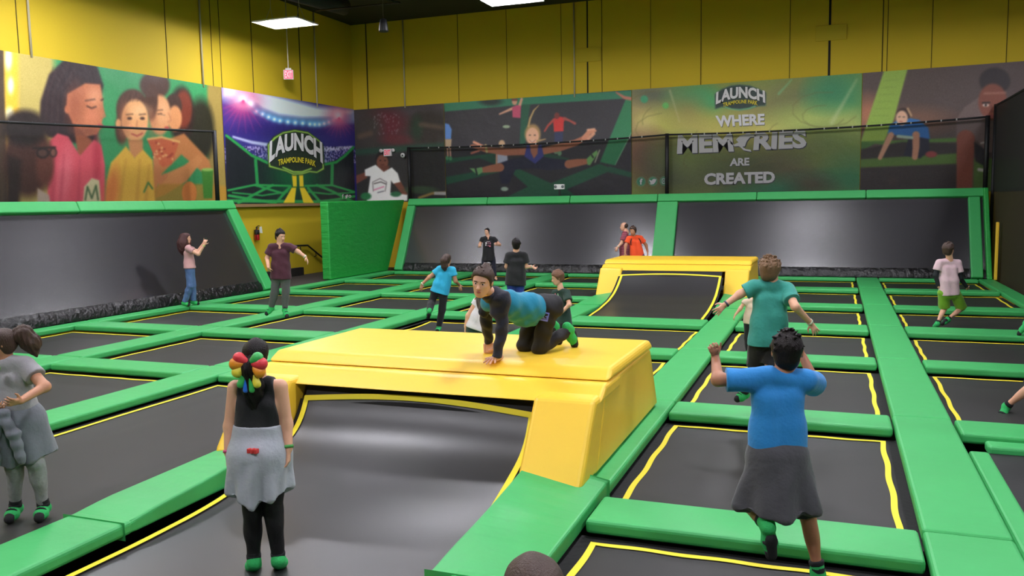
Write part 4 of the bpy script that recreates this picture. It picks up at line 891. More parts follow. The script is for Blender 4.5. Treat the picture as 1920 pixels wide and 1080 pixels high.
def snets(D, o, h):
    I = D < 0; c = np.zeros(np.array(D.shape)-1, np.int8)
    offs = [(i, j, k) for i in (0, 1) for j in (0, 1) for k in (0, 1)]
    sl = lambda a, q: a[q[0]:a.shape[0]-1+q[0], q[1]:a.shape[1]-1+q[1], q[2]:a.shape[2]-1+q[2]]
    for q in offs: c += sl(I, q)
    act = np.argwhere((c > 0) & (c < 8)); ids = np.full(c.shape, -1, np.int64)
    if len(act) == 0: return np.zeros((0, 3)), np.zeros((0, 4), int)
    ids[tuple(act.T)] = np.arange(len(act))
    val = {q: D[act[:, 0]+q[0], act[:, 1]+q[1], act[:, 2]+q[2]].astype(float) for q in offs}
    pos = np.zeros((len(act), 3)); cnt = np.zeros(len(act))
    for q in offs:
        for a in range(3):
            if q[a] == 0:
                r = list(q); r[a] = 1; r = tuple(r); v0, v1 = val[q], val[r]; m = (v0 < 0) != (v1 < 0)
                t = np.where(m, v0/np.where(m, v0-v1, 1), 0); p = np.tile(np.array(q, float), (len(act), 1)); p[:, a] = t
                pos += p*m[:, None]; cnt += m
    v = o+h*(act+pos/cnt[:, None])
    F = []
    for a in range(3):
        b, d = (a+1) % 3, (a+2) % 3
        s0 = [slice(None)]*3; s1 = [slice(None)]*3; s0[a] = slice(0, -1); s1[a] = slice(1, None)
        ch = I[tuple(s0)] != I[tuple(s1)]; E = np.argwhere(ch); E = E[(E[:, b] > 0) & (E[:, d] > 0) & (E[:, b] < D.shape[b]-1) & (E[:, d] < D.shape[d]-1)]
        q = []
        for db, dd in ((1, 1), (0, 1), (0, 0), (1, 0)):
            w = E.copy(); w[:, b] -= db; w[:, d] -= dd; q.append(ids[tuple(w.T)])
        q = np.stack(q, 1); inside = I[tuple(E.T)]; q[~inside] = q[~inside][:, ::-1]; F.append(q)
    return v, np.concatenate(F)

FH = np.array([fwd[0], fwd[1], 0]); FH /= np.linalg.norm(FH); RH = np.array([FH[1], -FH[0], 0]); UP = np.array([0, 0, 1.])
def unit(v): v = np.asarray(v, float); return v/(np.linalg.norm(v)+1e-12)
def lerp(a, b, t): return np.asarray(a)+(np.asarray(b)-np.asarray(a))*t
SKIN = {'light': mat('skin_light', (226, 172, 142), .5, .05, 60, .04), 'mid': mat('skin_medium', (196, 140, 108), .5, .05, 60, .04), 'tan': mat('skin_tan', (178, 122, 92), .5, .05, 60, .04)}
EYEW = mat('eye_white', (226, 222, 218), .3, .02, 20); IRIS = mat('eye_iris', (46, 30, 22), .2, .02, 20); LIP = mat('lips', (176, 92, 84), .5, .03, 40)
SOCKG = mat('green_sock', (44, 176, 92), .85, .2, 90, .1); SOLE = mat('black_sock', (22, 24, 26), .85, .2, 90, .1); WBAND = mat('wristband', (216, 222, 200), .5, .03, 30)
def cloth(name, c, rough=.85, var=.08): return mat(name, c, rough, .35, 30, var, sheen=.15, dist=.012)

class Fig:
    """one person. joints are points in the hall; j() turns a drawing point into one on the upright plane dz beyond the figure's own"""
    def __init__(s, label, base, h, look, skin='light', head=.14, vox=None, group=None):
        s.g = np.asarray(base, float); s.h = h; s.D = (s.g-CAM)@FH
        s.vox = vox or min(max(s.D/1592*1.15, .0085), .0145)
        s.e = empty('person', s.g, label, 'person', group); s.skin = SKIN[skin]; s.hh = head*h
        az, el, roll = [math.radians(v) for v in look]
        f = (-math.cos(az)*FH+math.sin(az)*RH)*math.cos(el)+UP*math.sin(el); r = unit(np.cross(f, UP)); u = np.cross(r, f)
        s.f, s.r, s.u = f, math.cos(roll)*r+math.sin(roll)*u, -math.sin(roll)*r+math.cos(roll)*u
        s.J = {}; s.body = Vol()
    def pt(s, px, py, dz=0.0):
        d = ray(px, py); return CAM+d*((s.D+dz)/(d@FH))
    def set(s, **kw):
        """joint=(px, py, dz) ; dz '+'/'-' solves the depth from the bone length to its parent"""
        par = dict(ea='sa', eb='sb', wa='ea', wb='eb', ka='pa', kb='pb', na='ka', nb='kb', ta='na', tb='nb', ha='wa', hb='wb')
        L = dict(e=.172, w=.15, k=.245, n=.235, t=.115, h=.09)
        for k, v in kw.items():
            v = tuple(v)
            if len(v) == 3 and isinstance(v[2], str):
                P = s.J[par[k]]; l = L[k[0]]*s.h; d = ray(v[0], v[1]); q = CAM-P; A = d@d; B = d@q; C_ = q@q-l*l; disc = B*B-A*C_
                t = (-B+(math.sqrt(disc)*(1 if v[2] == '+' else -1) if disc > 0 else 0))/A; s.J[k] = CAM+d*t
            elif len(v) == 3: s.J[k] = s.pt(*v)
            elif k in par and par[k] in s.J: s.J[k] = s.pt(v[0], v[1], (s.J[par[k]]-s.g)@FH)
            else: s.J[k] = s.pt(*v)
        return s
    # -- pieces
    def H(s, f, u, r=0.0): return s.hc+s.hh*(s.f*f+s.u*u+s.r*r)
    def head(s, px, py, dz=0.0, face=True, lips=True):
        s.hc = s.pt(px, py, dz); R = np.array([s.r, s.u, s.f]); q = s.hh; b = s.body; H = s.H
        b.ell(H(-.06, .13), R, (.335*q, .37*q, .42*q), .05*q); b.ell(H(.11, -.15), R, (.255*q, .34*q, .26*q), .10*q)
        b.cone(H(.22, -.40, -.05), H(.22, -.40, .05), .085*q, .085*q, .10*q)
        for sd in (-1, 1):
            b.cone(H(-.02, -.20, .20*sd), H(.16, -.36, .10*sd), .09*q, .08*q, .08*q)
            b.ell(H(.22, -.06, .14*sd), R, (.10*q, .09*q, .10*q), .08*q)
        b.ell(H(.29, .10), R, (.21*q, .05*q, .075*q), .06*q)
        if face:
            for sd in (-1, 1): b.ell(H(.40, .015, .125*sd), R, (.085*q, .05*q, .06*q), .06*q, sub=True)
        b.cone(H(.345, .04), H(.43, -.13), .03*q, .052*q, .035*q)
        for sd in (-1, 1): b.ell(H(.39, -.145, .045*sd), R, (.035*q, .028*q, .04*q), .02*q); b.ell(H(-.03, -.01, .335*sd), R, (.03*q, .105*q, .06*q), .03*q)
        b.ell(H(.33, -.265), R, (.09*q, .05*q, .05*q), .04*q)
        if face:
            e = s.e
            for sd in (-1, 1):
                def ball(name, c, r, m, sc=(1, 1, 1)):
                    bm = bmesh.new(); bmesh.ops.create_uvsphere(bm, u_segments=12, v_segments=8, radius=r)
                    for v in bm.verts:
                        p = np.array(v.co); v.co = Vector(c+s.r*p[0]*sc[0]+s.u*p[1]*sc[1]+s.f*p[2]*sc[2])
                    return from_bm(name, bm, m, e, True)
                ball('eye', H(.308, .015, .125*sd), .050*q, EYEW, (1, .55, .9)); ball('iris', H(.343, .012, .125*sd), .027*q, IRIS, (1, 1, .6))
                tube('eyebrow', [H(.375, .085, .06*sd), H(.37, .105, .13*sd), H(.325, .09, .20*sd)], .011*q, s.hairm if hasattr(s, 'hairm') else IRIS, e, 6)
            if lips:
                tube('lip', [H(.345, -.262, -.085), H(.385, -.25, 0), H(.345, -.262, .085)], [.012*q, .022*q, .012*q], LIP, e, 6); tube('lip', [H(.34, -.275, -.08), H(.378, -.285, 0), H(.34, -.275, .08)], [.012*q, .024*q, .012*q], LIP, e, 6)
        return s
    def torso(s, V, infl=0.0, k=.06, hem=None, wide=1.0, belly=0.0):
        J, h = s.J, s.h; sm, pm = lerp(J['sa'], J['sb'], .5), lerp(J['pa'], J['pb'], .5)
        sd, pd = J['sb']-sm, J['pb']-pm; up = unit(sm-pm); w = unit(J['sb']-J['sa'])
        n = unit(np.cross(w, up)); w2 = np.cross(up, n)
        s.hw = max(.042*h*wide, .43*np.linalg.norm(pd)*2/2)
        for q in (-1, 1):
            c = sm-up*.075*h+w*q*.042*h*wide; gm = hem is not None and hem > 0; wr_ = .055 if gm else .051; wa = lerp(sm, pm, .62)+w2*q*(.040 if gm else .033)*h*wide; p = pm+w2*q*s.hw
            V.cone(c, wa, (.053 if gm else .056)*h+infl, wr_*h*wide+infl+belly, k); V.cone(wa, p, wr_*h*wide+infl+belly, .058*h*wide+infl, k)
            sh = J['sa'] if q < 0 else J['sb']
            V.cone(lerp(sm+up*.018*h, sh, .25), lerp(sm, sh, .98), .034*h+infl, .031*h+infl, k*.8)
            if hem is not None: V.cone(p+up*.06*h, p-up*(hem+.01), .058*h*wide+infl, .067*h*wide+infl+.006, k)
        s.up, s.w, s.sm, s.pm, s.nrm = up, w2, sm, pm, n
        return V
    def arm(s, V, q, infl=0.0, t1=1.0, k=.03, flare=0.0, full=None):
        """t1: fraction of the arm (0..1 upper, 1..2 forearm) covered, cut square"""
        S_, E, W = s.J['s'+q], s.J['e'+q], s.J['w'+q]; h = s.h; ru0, ru1, rf0, rf1 = .0315*h+infl, .026*h+infl, .0255*h+infl, .0175*h+infl
        if t1 <= 1:
            P = lerp(S_, E, t1); V.cone(S_, lerp(S_, E, min(1, t1+.05)), ru0, ru0+(ru1-ru0)*t1+flare, k, cut=(P, unit(E-S_)))
        else:
            V.cone(S_, E, ru0, ru1+flare*.5, k); t = t1-1; P = lerp(E, W, t)
            V.cone(E, lerp(E, W, min(1, t+.05)), rf0+flare*.5, rf0+(rf1-rf0)*t+flare*.3, k, cut=(P, unit(W-E)) if t < 1.01 else None)
        return V
    def hand(s, V, q, curl=.5, palm=None, spread=.12, ft=None):
        W, T = s.J['w'+q], s.J['h'+q]; h = s.h; d = unit(T-W)
        pn = palm if palm is not None else (s.sm-W) if hasattr(s, 'sm') else s.r
        n = unit(pn-d*(pn@d)); l = np.cross(d, n)                # l: across the palm
        if q == 'a': l = -l
        # thumb side: towards the front of the body
        if l@s.front < 0: l = -l
        S_ = .098*h                                              # hand length
        pc = W+d*.25*S_
        for o_ in (-.13, 0, .13): V.cone(W+d*.06*S_+l*o_*S_*.7, W+d*.50*S_+l*o_*S_, .085*S_, .088*S_, .04*S_)
        V.cone(W-d*.1*S_, W+d*.15*S_, .12*S_, .10*S_, .06*S_)
        fl = (.40, .46, .43, .34); base = (.185, .063, -.06, -.178)
        for i in range(4):
            b = W+d*.53*S_+l*base[i]*S_; dd = unit(d+l*spread*(1.5-i)*.55); p = b; a = .0
            for jn, (seg, r0, r1) in enumerate(((.46, .058, .052), (.30, .052, .047), (.24, .047, .040))):
                a += curl*(.55 if jn == 0 else .8); v = unit(dd*math.cos(a)+n*math.sin(a)); e = p+v*fl[i]*seg*S_
                V.cone(p, e, r0*S_, r1*S_, .012*S_); p = e
        tb = W+d*.16*S_+l*.18*S_+n*.04*S_; tv = unit(d*.62+l*.72+n*.25*(1+curl)); t2 = tb+tv*.24*S_; tv2 = unit(d*.9+l*.28+n*.3*curl); t3 = t2+tv2*.20*S_
        V.cone(tb, t2, .085*S_, .062*S_, .04*S_); V.cone(t2, t3, .060*S_, .046*S_, .015*S_)
        return V
    def leg(s, V, q, infl=0.0, t1=2.0, k=.03, flare=0.0, t0=0.0):
        P, K, N = s.J['p'+q], s.J['k'+q], s.J['n'+q]; h = s.h; r0, r1, r2, r3 = .054*h+infl, .037*h+infl, .035*h+infl, .022*h+infl
        if t1 <= 1:
            C_ = lerp(P, K, t1); V.cone(P, lerp(P, K, min(1, t1+.06)), r0-.004*h-infl*.25, r0+(r1-r0)*t1+flare, k, cut=(C_, unit(K-P)))
        else:
            if t0 < 1: V.cone(P, K, r0-(.004*h+infl*.25 if infl > .008 else 0), r1+flare*.4, k)
            t = t1-1; C_ = lerp(K, N, t); sh = unit(N-K); bk = unit((P-K)-sh*((P-K)@sh)+(N-K)*1e-6)
            V.cone(K, lerp(K, N, min(1.0, t+.04)), r2+flare*.4, r2+(r3-r2)*t+flare, k, cut=(C_, sh) if t < .999 else None)
            if infl < .02: V.ell(lerp(K, N, .28)-s.front*.008*h, np.array([unit(np.cross(sh, s.front+1e-3)), sh, unit(np.cross(sh, np.cross(sh, s.front+1e-3)))]), (.033*h+infl, .085*h, .034*h+infl), k)
        return V
    def foot(s, V, q, infl=0.0, k=.02, part=None):
        N, T = s.J['n'+q], s.J['t'+q]; h = s.h; d = unit(T-N); hd = unit(d-UP*(d@UP)*.0)
        hl = N-d*.018*h-(UP*.018*h if abs(d[2]) < .8 else -s.front*.02*h)
        V.cone(hl, lerp(hl, T, .55), .023*h+infl, .022*h+infl, k); V.cone(lerp(hl, T, .5), T, .024*h+infl, .017*h+infl, k); V.cone(N, hl, .021*h+infl, .023*h+infl, k)
        sd = unit(np.cross(d, UP+1e-3)); V.cone(lerp(hl, T, .65)-sd*.012*h, lerp(hl, T, .65)+sd*.012*h, .019*h+infl, .019*h+infl, k)
        return V
    def finish_body(s, arms=(1.0, 1.0), curl=(.5, .5), palms=(None, None), spread=.12, legs=True, neckp=None):
        b = s.body; h = s.h; s.front = np.cross(unit(s.J['sa']-s.J['sb']), UP) if not hasattr(s, 'front') else s.front
        s.torso(b, -.006*h)
        nk = s.J['neck']; b.cone(nk-unit(s.H(-.1, -.3)-nk)*.03*h, s.H(-.10, -.22), .036*h, .031*h, .03); b.cone(lerp(s.sm, nk, .3), nk, .036*h, .034*h, .03)
        for i, q in enumerate('ab'):
            if 'e'+q not in s.J: continue
            s.arm(b, q, 0, 2.02); s.hand(b, q, curl[i], palms[i], spread)
        if legs:
            for q in 'ab':
                if 'k'+q in s.J: s.leg(b, q, -.004*h, 2.0); s.foot(b, q, -.003*h)
        b.mesh('body', s.skin, s.e, s.vox, smooth=1)
        return s
    def wr(s, amp=.004, fr=22):
        h = s.h; ph = (hash(s.e.name) % 100)*.1; ph = sum(map(ord, s.e['label']))*.37
        return lambda v: amp*(np.sin(fr*(v[:, 2]*1.1+.7*v[:, 0]+ph)+2.0*np.sin(fr*.35*v[:, 1]+3*v[:, 2]))*.6+np.sin(fr*.55*(v[:, 0]-v[:, 1]+.4*v[:, 2])+ph)*.5)
    def shirt(s, m, sleeve=.62, infl=.014, hem=.05, flare=.012, wide=1.0, belly=0.0, name='shirt', arms='ab', wr=.0042):
        V = Vol(); i = infl*s.h/1.5; s.torso(V, i, hem=hem*s.h, wide=wide, belly=belly)
        for q in arms:
            if 'e'+q in s.J and sleeve > 0: s.arm(V, q, i*1.1, sleeve, flare=flare*s.h/1.5)
        V.clip(s.pm-s.up*hem*s.h, -s.up)
        # neckline
        nk = s.J['neck']; V.cone(nk+s.up*.028*s.h, nk+s.up*.12*s.h, .040*s.h, .05*s.h, .01, sub=True)
        return V.mesh(name, m, s.e, s.vox, s.wr(wr*s.h/1.5))
    def pants(s, m, t1=1.95, infl=.012, flare=.0, name='pants', top=.01, wr=.004):
        V = Vol(); i = infl*s.h/1.5; J = s.J
        for q in (-1, 1): V.cone(s.pm+s.w*q*s.hw+s.up*(top+.02)*s.h, s.pm+s.w*q*s.hw-s.up*.02*s.h, .052*s.h+i*.6, .057*s.h+i*.7, .05, cut=(s.pm+s.up*top*s.h, s.up))
        for q in 'ab': s.leg(V, q, i, t1, flare=flare)
        return V.mesh(name, m, s.e, s.vox, s.wr(wr*s.h/1.5, 26))
    def socks(s, cuff=.16, m=SOCKG, sole=True, q='ab', infl=.006):
        for c in q:
            if 'n'+c not in s.J: continue
            V = Vol(); i = infl*s.h/1.5+.002; s.foot(V, c, i); N, K = s.J['n'+c], s.J['k'+c]; d = unit(K-N); C_ = N+d*cuff*.235*s.h
            V.cone(N, N+d*(cuff+.05)*.235*s.h, .022*s.h+i, .024*s.h+i, .02, cut=(C_, d)); o = V.mesh('sock', m, s.e, s.vox)
            if sole:
                T = s.J['t'+c]; V = Vol(); V.cone(C_-d*.03*s.h, C_, .0255*s.h+i, .0265*s.h+i, .005, cut=[(C_+d*.002, d), (C_-d*.02*s.h, -d)]); V.mesh('sock_cuff', SOLE, o, s.vox)
                V = Vol(); V.cone(lerp(N, T, .7), T+unit(T-N)*.002, .0215*s.h+i, .0185*s.h+i, .01, cut=(lerp(N, T, .80), -unit(T-N))); V.mesh('sock_toe', SOLE, o, s.vox)
                V = Vol(); hl = N-d*.03*s.h; T = s.J['t'+c]; dd = unit(T-N); sd = unit(np.cross(dd, d)); dn = unit(np.cross(sd, dd)); dn = dn if dn@d < 0 else -dn
                V.cone(N+d*.02*s.h, N+d*.05*s.h, .0235*s.h+i, .024*s.h+i, .01, cut=[(N+d*.045*s.h, d), (N+d*.012*s.h, -d)])
                V.cone(lerp(N, T, .35)+dn*.012*s.h, T+dn*.006*s.h, .02*s.h+i, .0165*s.h+i, .01, cut=(lerp(N, T, .5)+dn*.012*s.h, -dn))
                V.cone(lerp(N, T, .42), lerp(N, T, .52), .0262*s.h+i, .0258*s.h+i, .01, cut=[(lerp(N, T, .54), dd), (lerp(N, T, .42), -dd)])
                V.mesh('sock_band', SOLE, o, s.vox)
    def hair(s, m, kind='short', vol=1.0, line=.16, seed=1, cut=True, clumps=60, cs=.042, rad=.12):
        V = Vol(); q = s.hh; H = s.H; R = np.array([s.r, s.u, s.f]); v = vol
        c1 = (H(.20, line), unit(s.f*.80-s.u*.62)); 
        low = [(H(-.1, -.36), unit(-s.u+s.f*.15))]
        V.ell(H(-.08, .155), R, (.375*q*v, .395*q*v, .46*q*v), .02, cut=[(H(.205, line), unit(s.f*.86-s.u*.50))]+low)
        V.ell(H(-.17, -.08), R, (.315*q*v, .30*q*v, .325*q*v), .05*q, cut=[(H(-.05, 0), unit(s.f*.95-s.u*.1))]+low)
        V.ell(H(-.02, .30), R, (.32*q*v, .245*q*v, .41*q*v), .05*q, cut=[(H(.30, line+.07), unit(s.f*.45-s.u*.89))])
        if kind in ('long', 'pony'):
            V.ell(H(-.12, -.02), R, (.355*q, .40*q, .365*q), .05*q, cut=[(H(.06, 0), unit(s.f*.97-s.u*.2))])
        elif clumps:
            rr = random.Random(seed*7+1)
            for _ in range(clumps):
                a_, e_ = rr.uniform(-math.pi, math.pi), rr.uniform(.05, 1.5)
                dv = np.array([math.sin(a_)*math.cos(e_), math.sin(e_), -math.cos(a_)*math.cos(e_)])
                if dv[2] > .55 and dv[1] < .55: continue
                c = H(-.06+dv[2]*.44*v, .16+dv[1]*.42*v, dv[0]*.36*v); fl = unit(s.f*(.5 if dv[2] > .3 else -.6)+s.u*(.25 if dv[1] > .5 else -.6)+s.r*(dv[0]*.5+rr.uniform(-.3, .3))+rad*(s.r*dv[0]+s.u*dv[1]+s.f*dv[2]))
                V.cone(c-fl*.06*q, c+fl*rr.uniform(.06, .13)*q, cs*q, .016*q, .025*q)
        fr = 34/q*.22
        def ns(p):
            a = (p-s.hc)@s.r; b = (p-s.hc)@s.u; c = (p-s.hc)@s.f
            return q*.012*(np.sin(fr*(a*1.6+.3*c)+seed)+.8*np.sin(fr*(a*.9-c*.6+b*.3)*1.7+2*seed)+.6*np.sin(fr*2.3*(a+.2*b)))
        s.hns = ns
        o = V.mesh('hair', m, s.e, max(s.vox*.9, .0075), ns); s.hairo = o; return o
    def tail(s, pts, rs, m, name='ponytail', par=None):
        V = Vol(); V.chain(pts, rs, .03*s.h); q = s.hh; fr = 60
        return V.mesh(name, m, par or s.hairo or s.e, max(s.vox*.9, .0075), lambda p: q*.02*(np.sin(fr*((p@s.r)*2.2+.4*(p@s.u)))+.7*np.sin(fr*((p@RH)*3.1+.3*p[:, 2]))))
    def skirt_tie(s, m, t_top=.10, drop=.30, infl=.03, flare=.07, name='tied_sweatshirt', folds=9, amp=.012, front_open=True, tilt=0.0, vee=.25, off=0.0):
        """a sweatshirt knotted round the waist and hanging behind"""
        V = Vol(); h = s.h; up = s.up; bk = -s.front
        top = s.pm+up*t_top*h; bot = s.pm-up*drop*h+bk*.02*h
        for q in (-1, 1):
            V.cone(top+s.w*q*.036*h, s.pm+s.w*q*.045*h, .056*h+infl*.5, .064*h+infl, .05)
            V.cone(s.pm+s.w*q*.045*h, bot+s.w*q*.06*h, .064*h+infl, .062*h+flare, .05)
            V.cone(s.pm+s.w*q*.03*h+bk*.03*h, bot+s.w*q*.03*h+bk*.03*h, .064*h+infl, .06*h+flare, .05)
        V.clip(top, up); V.clip(bot+s.w*off*h, unit(-up+s.w*vee)); V.clip(bot+s.w*off*h, unit(-up-s.w*vee))
        c0 = s.pm
        def ns(p):
            d = p-c0; a = np.arctan2(d@s.w, d@bk); t = np.clip(-(d@up)/(drop*h), 0, 1)
            return amp*(t*1.2+.03)*(np.sin(folds*a+3*np.sin(2*t))+.6*np.sin(folds*1.7*a+1.3))
        o = V.mesh(name, m, s.e, s.vox, ns)
        K = Vol(); kn = s.pm+up*(t_top-.03)*h+s.front*(.075*h+infl)
        K.cone(kn-s.w*.02*h, kn+s.w*.02*h, .028*h, .026*h, .02)
        for q in (-1, 1): K.chain([kn, kn+s.w*q*.05*h-up*.10*h+s.front*.01*h, kn+s.w*q*.06*h-up*.24*h], [.026*h, .03*h, .022*h], .02)
        K.mesh('tied_sleeve', m, o, s.vox, lambda p: .004*np.sin(60*(p@up)))
        return o
    def band(s, q, m=WBAND, t=.92, name='wristband', w=.022):
        E, W = s.J['e'+q], s.J['w'+q]; d = unit(W-E); c = lerp(E, W, t); r = .0205*s.h+.003
        n1 = unit(np.cross(d, UP+.01)); n2 = np.cross(d, n1); v = []; f = []
        for k in range(14):
            a = 2*math.pi*k/14; e = n1*math.cos(a)+n2*math.sin(a)
            v += [c-d*w/2+e*r, c+d*w/2+e*r, c+d*w/2+e*(r-.004), c-d*w/2+e*(r-.004)]
        for k in range(14):
            for i in range(4): f.append((4*k+i, 4*k+(i+1) % 4, 4*((k+1) % 14)+(i+1) % 4, 4*((k+1) % 14)+i))
        return mesh_from(name, v, f, m, s.e, True)
    def patch(s, name, pts, m, lift=.0): return mesh_from(name, pts, [tuple(range(len(pts)))], m, s.e)
def gnd(px, py, z): return at(px, py, Z=z)
def byD(px, py, D):
    d = ray(px, py); return CAM+d*(D/(d@FH))
# ------------------------------------------------------------------ the people
HB = mat('hair_brown', (66, 46, 36), .5, .5, 60, .25, aniso=(3, 3, .6)); HD = mat('hair_dark', (26, 20, 20), .5, .5, 60, .25, spec=.25, aniso=(3, 3, .6)); HBL = mat('hair_blond', (170, 128, 84), .5, .5, 60, .25, aniso=(3, 3, .6))
HS = mat('hair_sandy', (124, 94, 66), .5, .6, 60, .3, aniso=(3, 3, .6)); HA = mat('hair_auburn', (70, 32, 32), .5, .5, 60, .25, aniso=(3, 3, .6)); HLB = mat('hair_light_brown', (112, 74, 52), .5, .5, 60, .25, aniso=(3, 3, .6))
BLACKC = cloth('black_cloth', (20, 20, 23)); NAVY = cloth('navy_cloth', (26, 28, 44))

def kneeling_boy():
    b = Fig('boy in teal and navy pullover on hands and knees on the yellow platform', byD(985, 660, 9.2), 1.84, (-17, -9, 8), 'light', .165, .0066)
    b.hairm = HB
    b.g = b.g.copy()
    b.D = 0.0+((byD(985, 660, 9.2)-CAM)@FH); D0 = b.D
    Z = lambda px, py, D: (px, py, D-D0)
    b.set(sb=Z(941, 562, 8.78), sa=Z(909, 563, 9.10), neck=Z(922, 552, 8.88), pb=Z(1030, 577, 9.22), pa=Z(1004, 572, 9.46))
    b.set(eb=Z(941, 618, 8.80), wb=Z(931, 671, 8.80), hb=Z(915, 686, 8.66), ea=Z(912, 606, 9.20), wa=Z(917, 642, 9.34), ha=Z(919, 661, 9.36))
    b.set(kb=Z(1012, 652, 9.28), ka=Z(984, 647, 9.46), nb=Z(1069, 618, 9.58), na=Z(1041, 612, 9.80), tb=Z(1077, 646, 9.66), ta=Z(1048, 640, 9.86))
    b.head(904.5, 528.5, 8.60-D0)
    sm = lerp(b.J['sa'], b.J['sb'], .5); pm = lerp(b.J['pa'], b.J['pb'], .5); b.front = unit(sm-pm)
    B = b.body; b.torso(B, -.012)
    nk = b.J['neck']; B.cone(nk, b.H(-.10, -.25), .070, .062, .03); B.cone(sm, nk, .08, .07, .04)
    for q in 'ab': b.arm(B, q, -.004, 2.02); b.leg(B, q, -.006, 2.0); b.foot(B, q, -.004)
    # open hand on the edge of the slab: palm on top, fingers draped down the slanting front
    zt = .932
    W = b.J['wb'].copy(); S_ = .098*b.h*1.12
    W0 = at(930.5, 671.5, Z=zt+.034); W0[1] = max(W0[1], 8.27)
    d = unit(np.array([-.30, -.95, 0])); l = unit(np.cross(d, UP)); l = l if l@RH < 0 else -l
    dn = unit(np.array([-.24, -.80, -.50]))
    B.cone(W, W0, .031, .036, .03)
    for o_ in (-.16, -.05, .06, .17): B.cone(W0+l*o_*S_*.75+UP*.002, W0+d*.44*S_+l*o_*S_*1.2-UP*.008, .027, .020, .012)
    for i, (bs, ln, an) in enumerate(((.20, .46, .32), (.07, .53, .08), (-.065, .50, -.12), (-.20, .38, -.42))):
        p0 = W0+d*.46*S_+l*bs*S_-UP*.006; v0 = unit(d*.8+dn*.5+l*an); v = unit(dn+l*an); p1 = p0+v0*ln*.40*S_; p2 = p1+v*ln*.34*S_; p3 = p2+v*ln*.26*S_
        B.cone(p0, p1, .0138, .0125, .006); B.cone(p1, p2, .0125, .0115, .003); B.cone(p2, p3, .0115, .0098, .003)
    t0 = W0+d*.10*S_+l*.20*S_-UP*.010; t1 = t0+unit(d*.4+l*.9)*.28*S_-UP*.008; t2 = t1+unit(d*.45+l*.85)*.24*S_-UP*.004
    B.cone(t0, t1, .020, .0150, .02); B.cone(t1, t2, .0150, .0110, .006)
    # far hand: a fist on its knuckles
    W = b.J['wa'].copy(); F0 = W.copy(); F0[2] = zt+.05; ft = -FH
    B.cone(W, F0+UP*.03, .030, .034, .03)
    for i in range(4):
        c = F0+RH*(.052-.034*i)*.9+ft*.012; B.cone(c+UP*.045, c-UP*.030+ft*.012, .021, .0175, .008); B.cone(c-UP*.032+ft*.010, c-UP*.030-ft*.035, .0165, .0155, .006)
    B.cone(F0+RH*.055+UP*.03+ft*.02, F0+RH*.035-UP*.0+ft*.045, .018, .015, .01); B.cone(F0+RH*.035+ft*.045, F0+RH*.005-UP*.014+ft*.045, .0145, .012, .006)
    B.mesh('body', b.skin, b.e, b.vox)
    TEAL = cloth('teal_jersey', (24, 132, 164))
    b.torso(Vol(), 0); V = Vol(); bk0, bk1 = lerp(sm, pm, .16), lerp(sm, pm, 1.0)
    for q in (-1, 1):
        V.cone(bk0+b.w*q*.085-UP*.02, lerp(sm, pm, .6)+b.w*q*.09-UP*.03, .125, .135, .08); V.cone(lerp(sm, pm, .6)+b.w*q*.09-UP*.03, bk1+b.w*q*.10-UP*.01, .135, .155, .08)
        V.cone(sm+unit(sm-pm)*.03+b.w*q*.06-UP*.03, bk0+b.w*q*.08-UP*.02, .085, .12, .08)
    V.cone(lerp(sm, pm, .25)-UP*.06, lerp(sm, pm, .65)-UP*.10, .12, .135, .08); V.cone(lerp(sm, pm, .65)-UP*.10, lerp(sm, pm, 1.0)-UP*.05, .135, .14, .08)
    V.clip(pm+b.up*.14, unit(-b.up+UP*.10))
    V.mesh('pullover_body', TEAL, b.e, b.vox, lambda v: .006*np.sin(30*(v@unit(pm-sm))+4*np.sin(7*v[:, 2]))+.004*np.sin(55*(v@RH)+20*v[:, 2]))
    for q in 'ab':
        V = Vol(); b.arm(V, q, .014, 1.97, flare=.006); sj = b.J['s'+q]; out = unit(sj-sm)
        V.cone(lerp(nk, sj, .35)+UP*.03, sj+UP*.012+out*.01, .075, .082, .05); V.cone(sj, lerp(sj, b.J['e'+q], .3), .082, .062, .05)
        V.cone(lerp(nk, sj, .5)-UP*.03, lerp(sj, sm, .35)-UP*.13+unit(sm-pm)*.05, .08, .06, .05)
        V.mesh('sleeve', NAVY, b.e, b.vox, lambda v: .005*np.sin(42*v[:, 2]+5*np.sin(9*v[:, 0])))
    V = Vol(); V.cone(nk-UP*.03, lerp(nk, b.H(-.12, -.42), .55), .080, .074, .02); V.cone(lerp(sm, nk, .4), nk, .085, .082, .03); V.cone(lerp(nk, b.H(-.1, -.3), .5), b.H(.1, -.1), .064, .09, .01, sub=True)
    V.mesh('collar', NAVY, b.e, b.vox)
    V = Vol(); b.torso(V, 0)  # sets axes
    V = Vol()
    for q in (-1, 1): V.cone(pm+b.w*q*.07+b.up*.22, pm+b.w*q*.08-b.up*.05, .115, .15, .06, cut=(pm+b.up*.22, b.up))
    for q in 'ab': b.leg(V, q, .02, 1.86)
    V.mesh('pants', mat('black_track_pants', (22, 21, 25), .75, .3, 26, .1, dist=.012), b.e, b.vox, lambda v: .005*np.sin(36*v[:, 2]+4*np.sin(11*v[:, 0])))
    th = lerp(b.J['pb'], b.J['kb'], .16); nn = unit(-FH+RH*.05); tc = th+nn*(.054*b.h+.021)*1.0
    tc = byD(1020.5, 593.5, (b.J['pb']-CAM)@fwd-.172); dn = unit(b.J['kb']-b.J['pb']); ax = unit(np.cross(dn, nn)); ax = ax if ax@RH > 0 else -ax
    Q = lambda a, c, l=0.0: tc+ax*a-dn*c+nn*l
    lg = hull8('pocket_logo', [Q(a, c, l) for c in (-.05, .05) for a, l in ((-.048, -.07), (.048, -.07), (.048, .004), (-.048, .004))], mat('lilac_print', (120, 128, 226), .6, .1, 30), b.e)
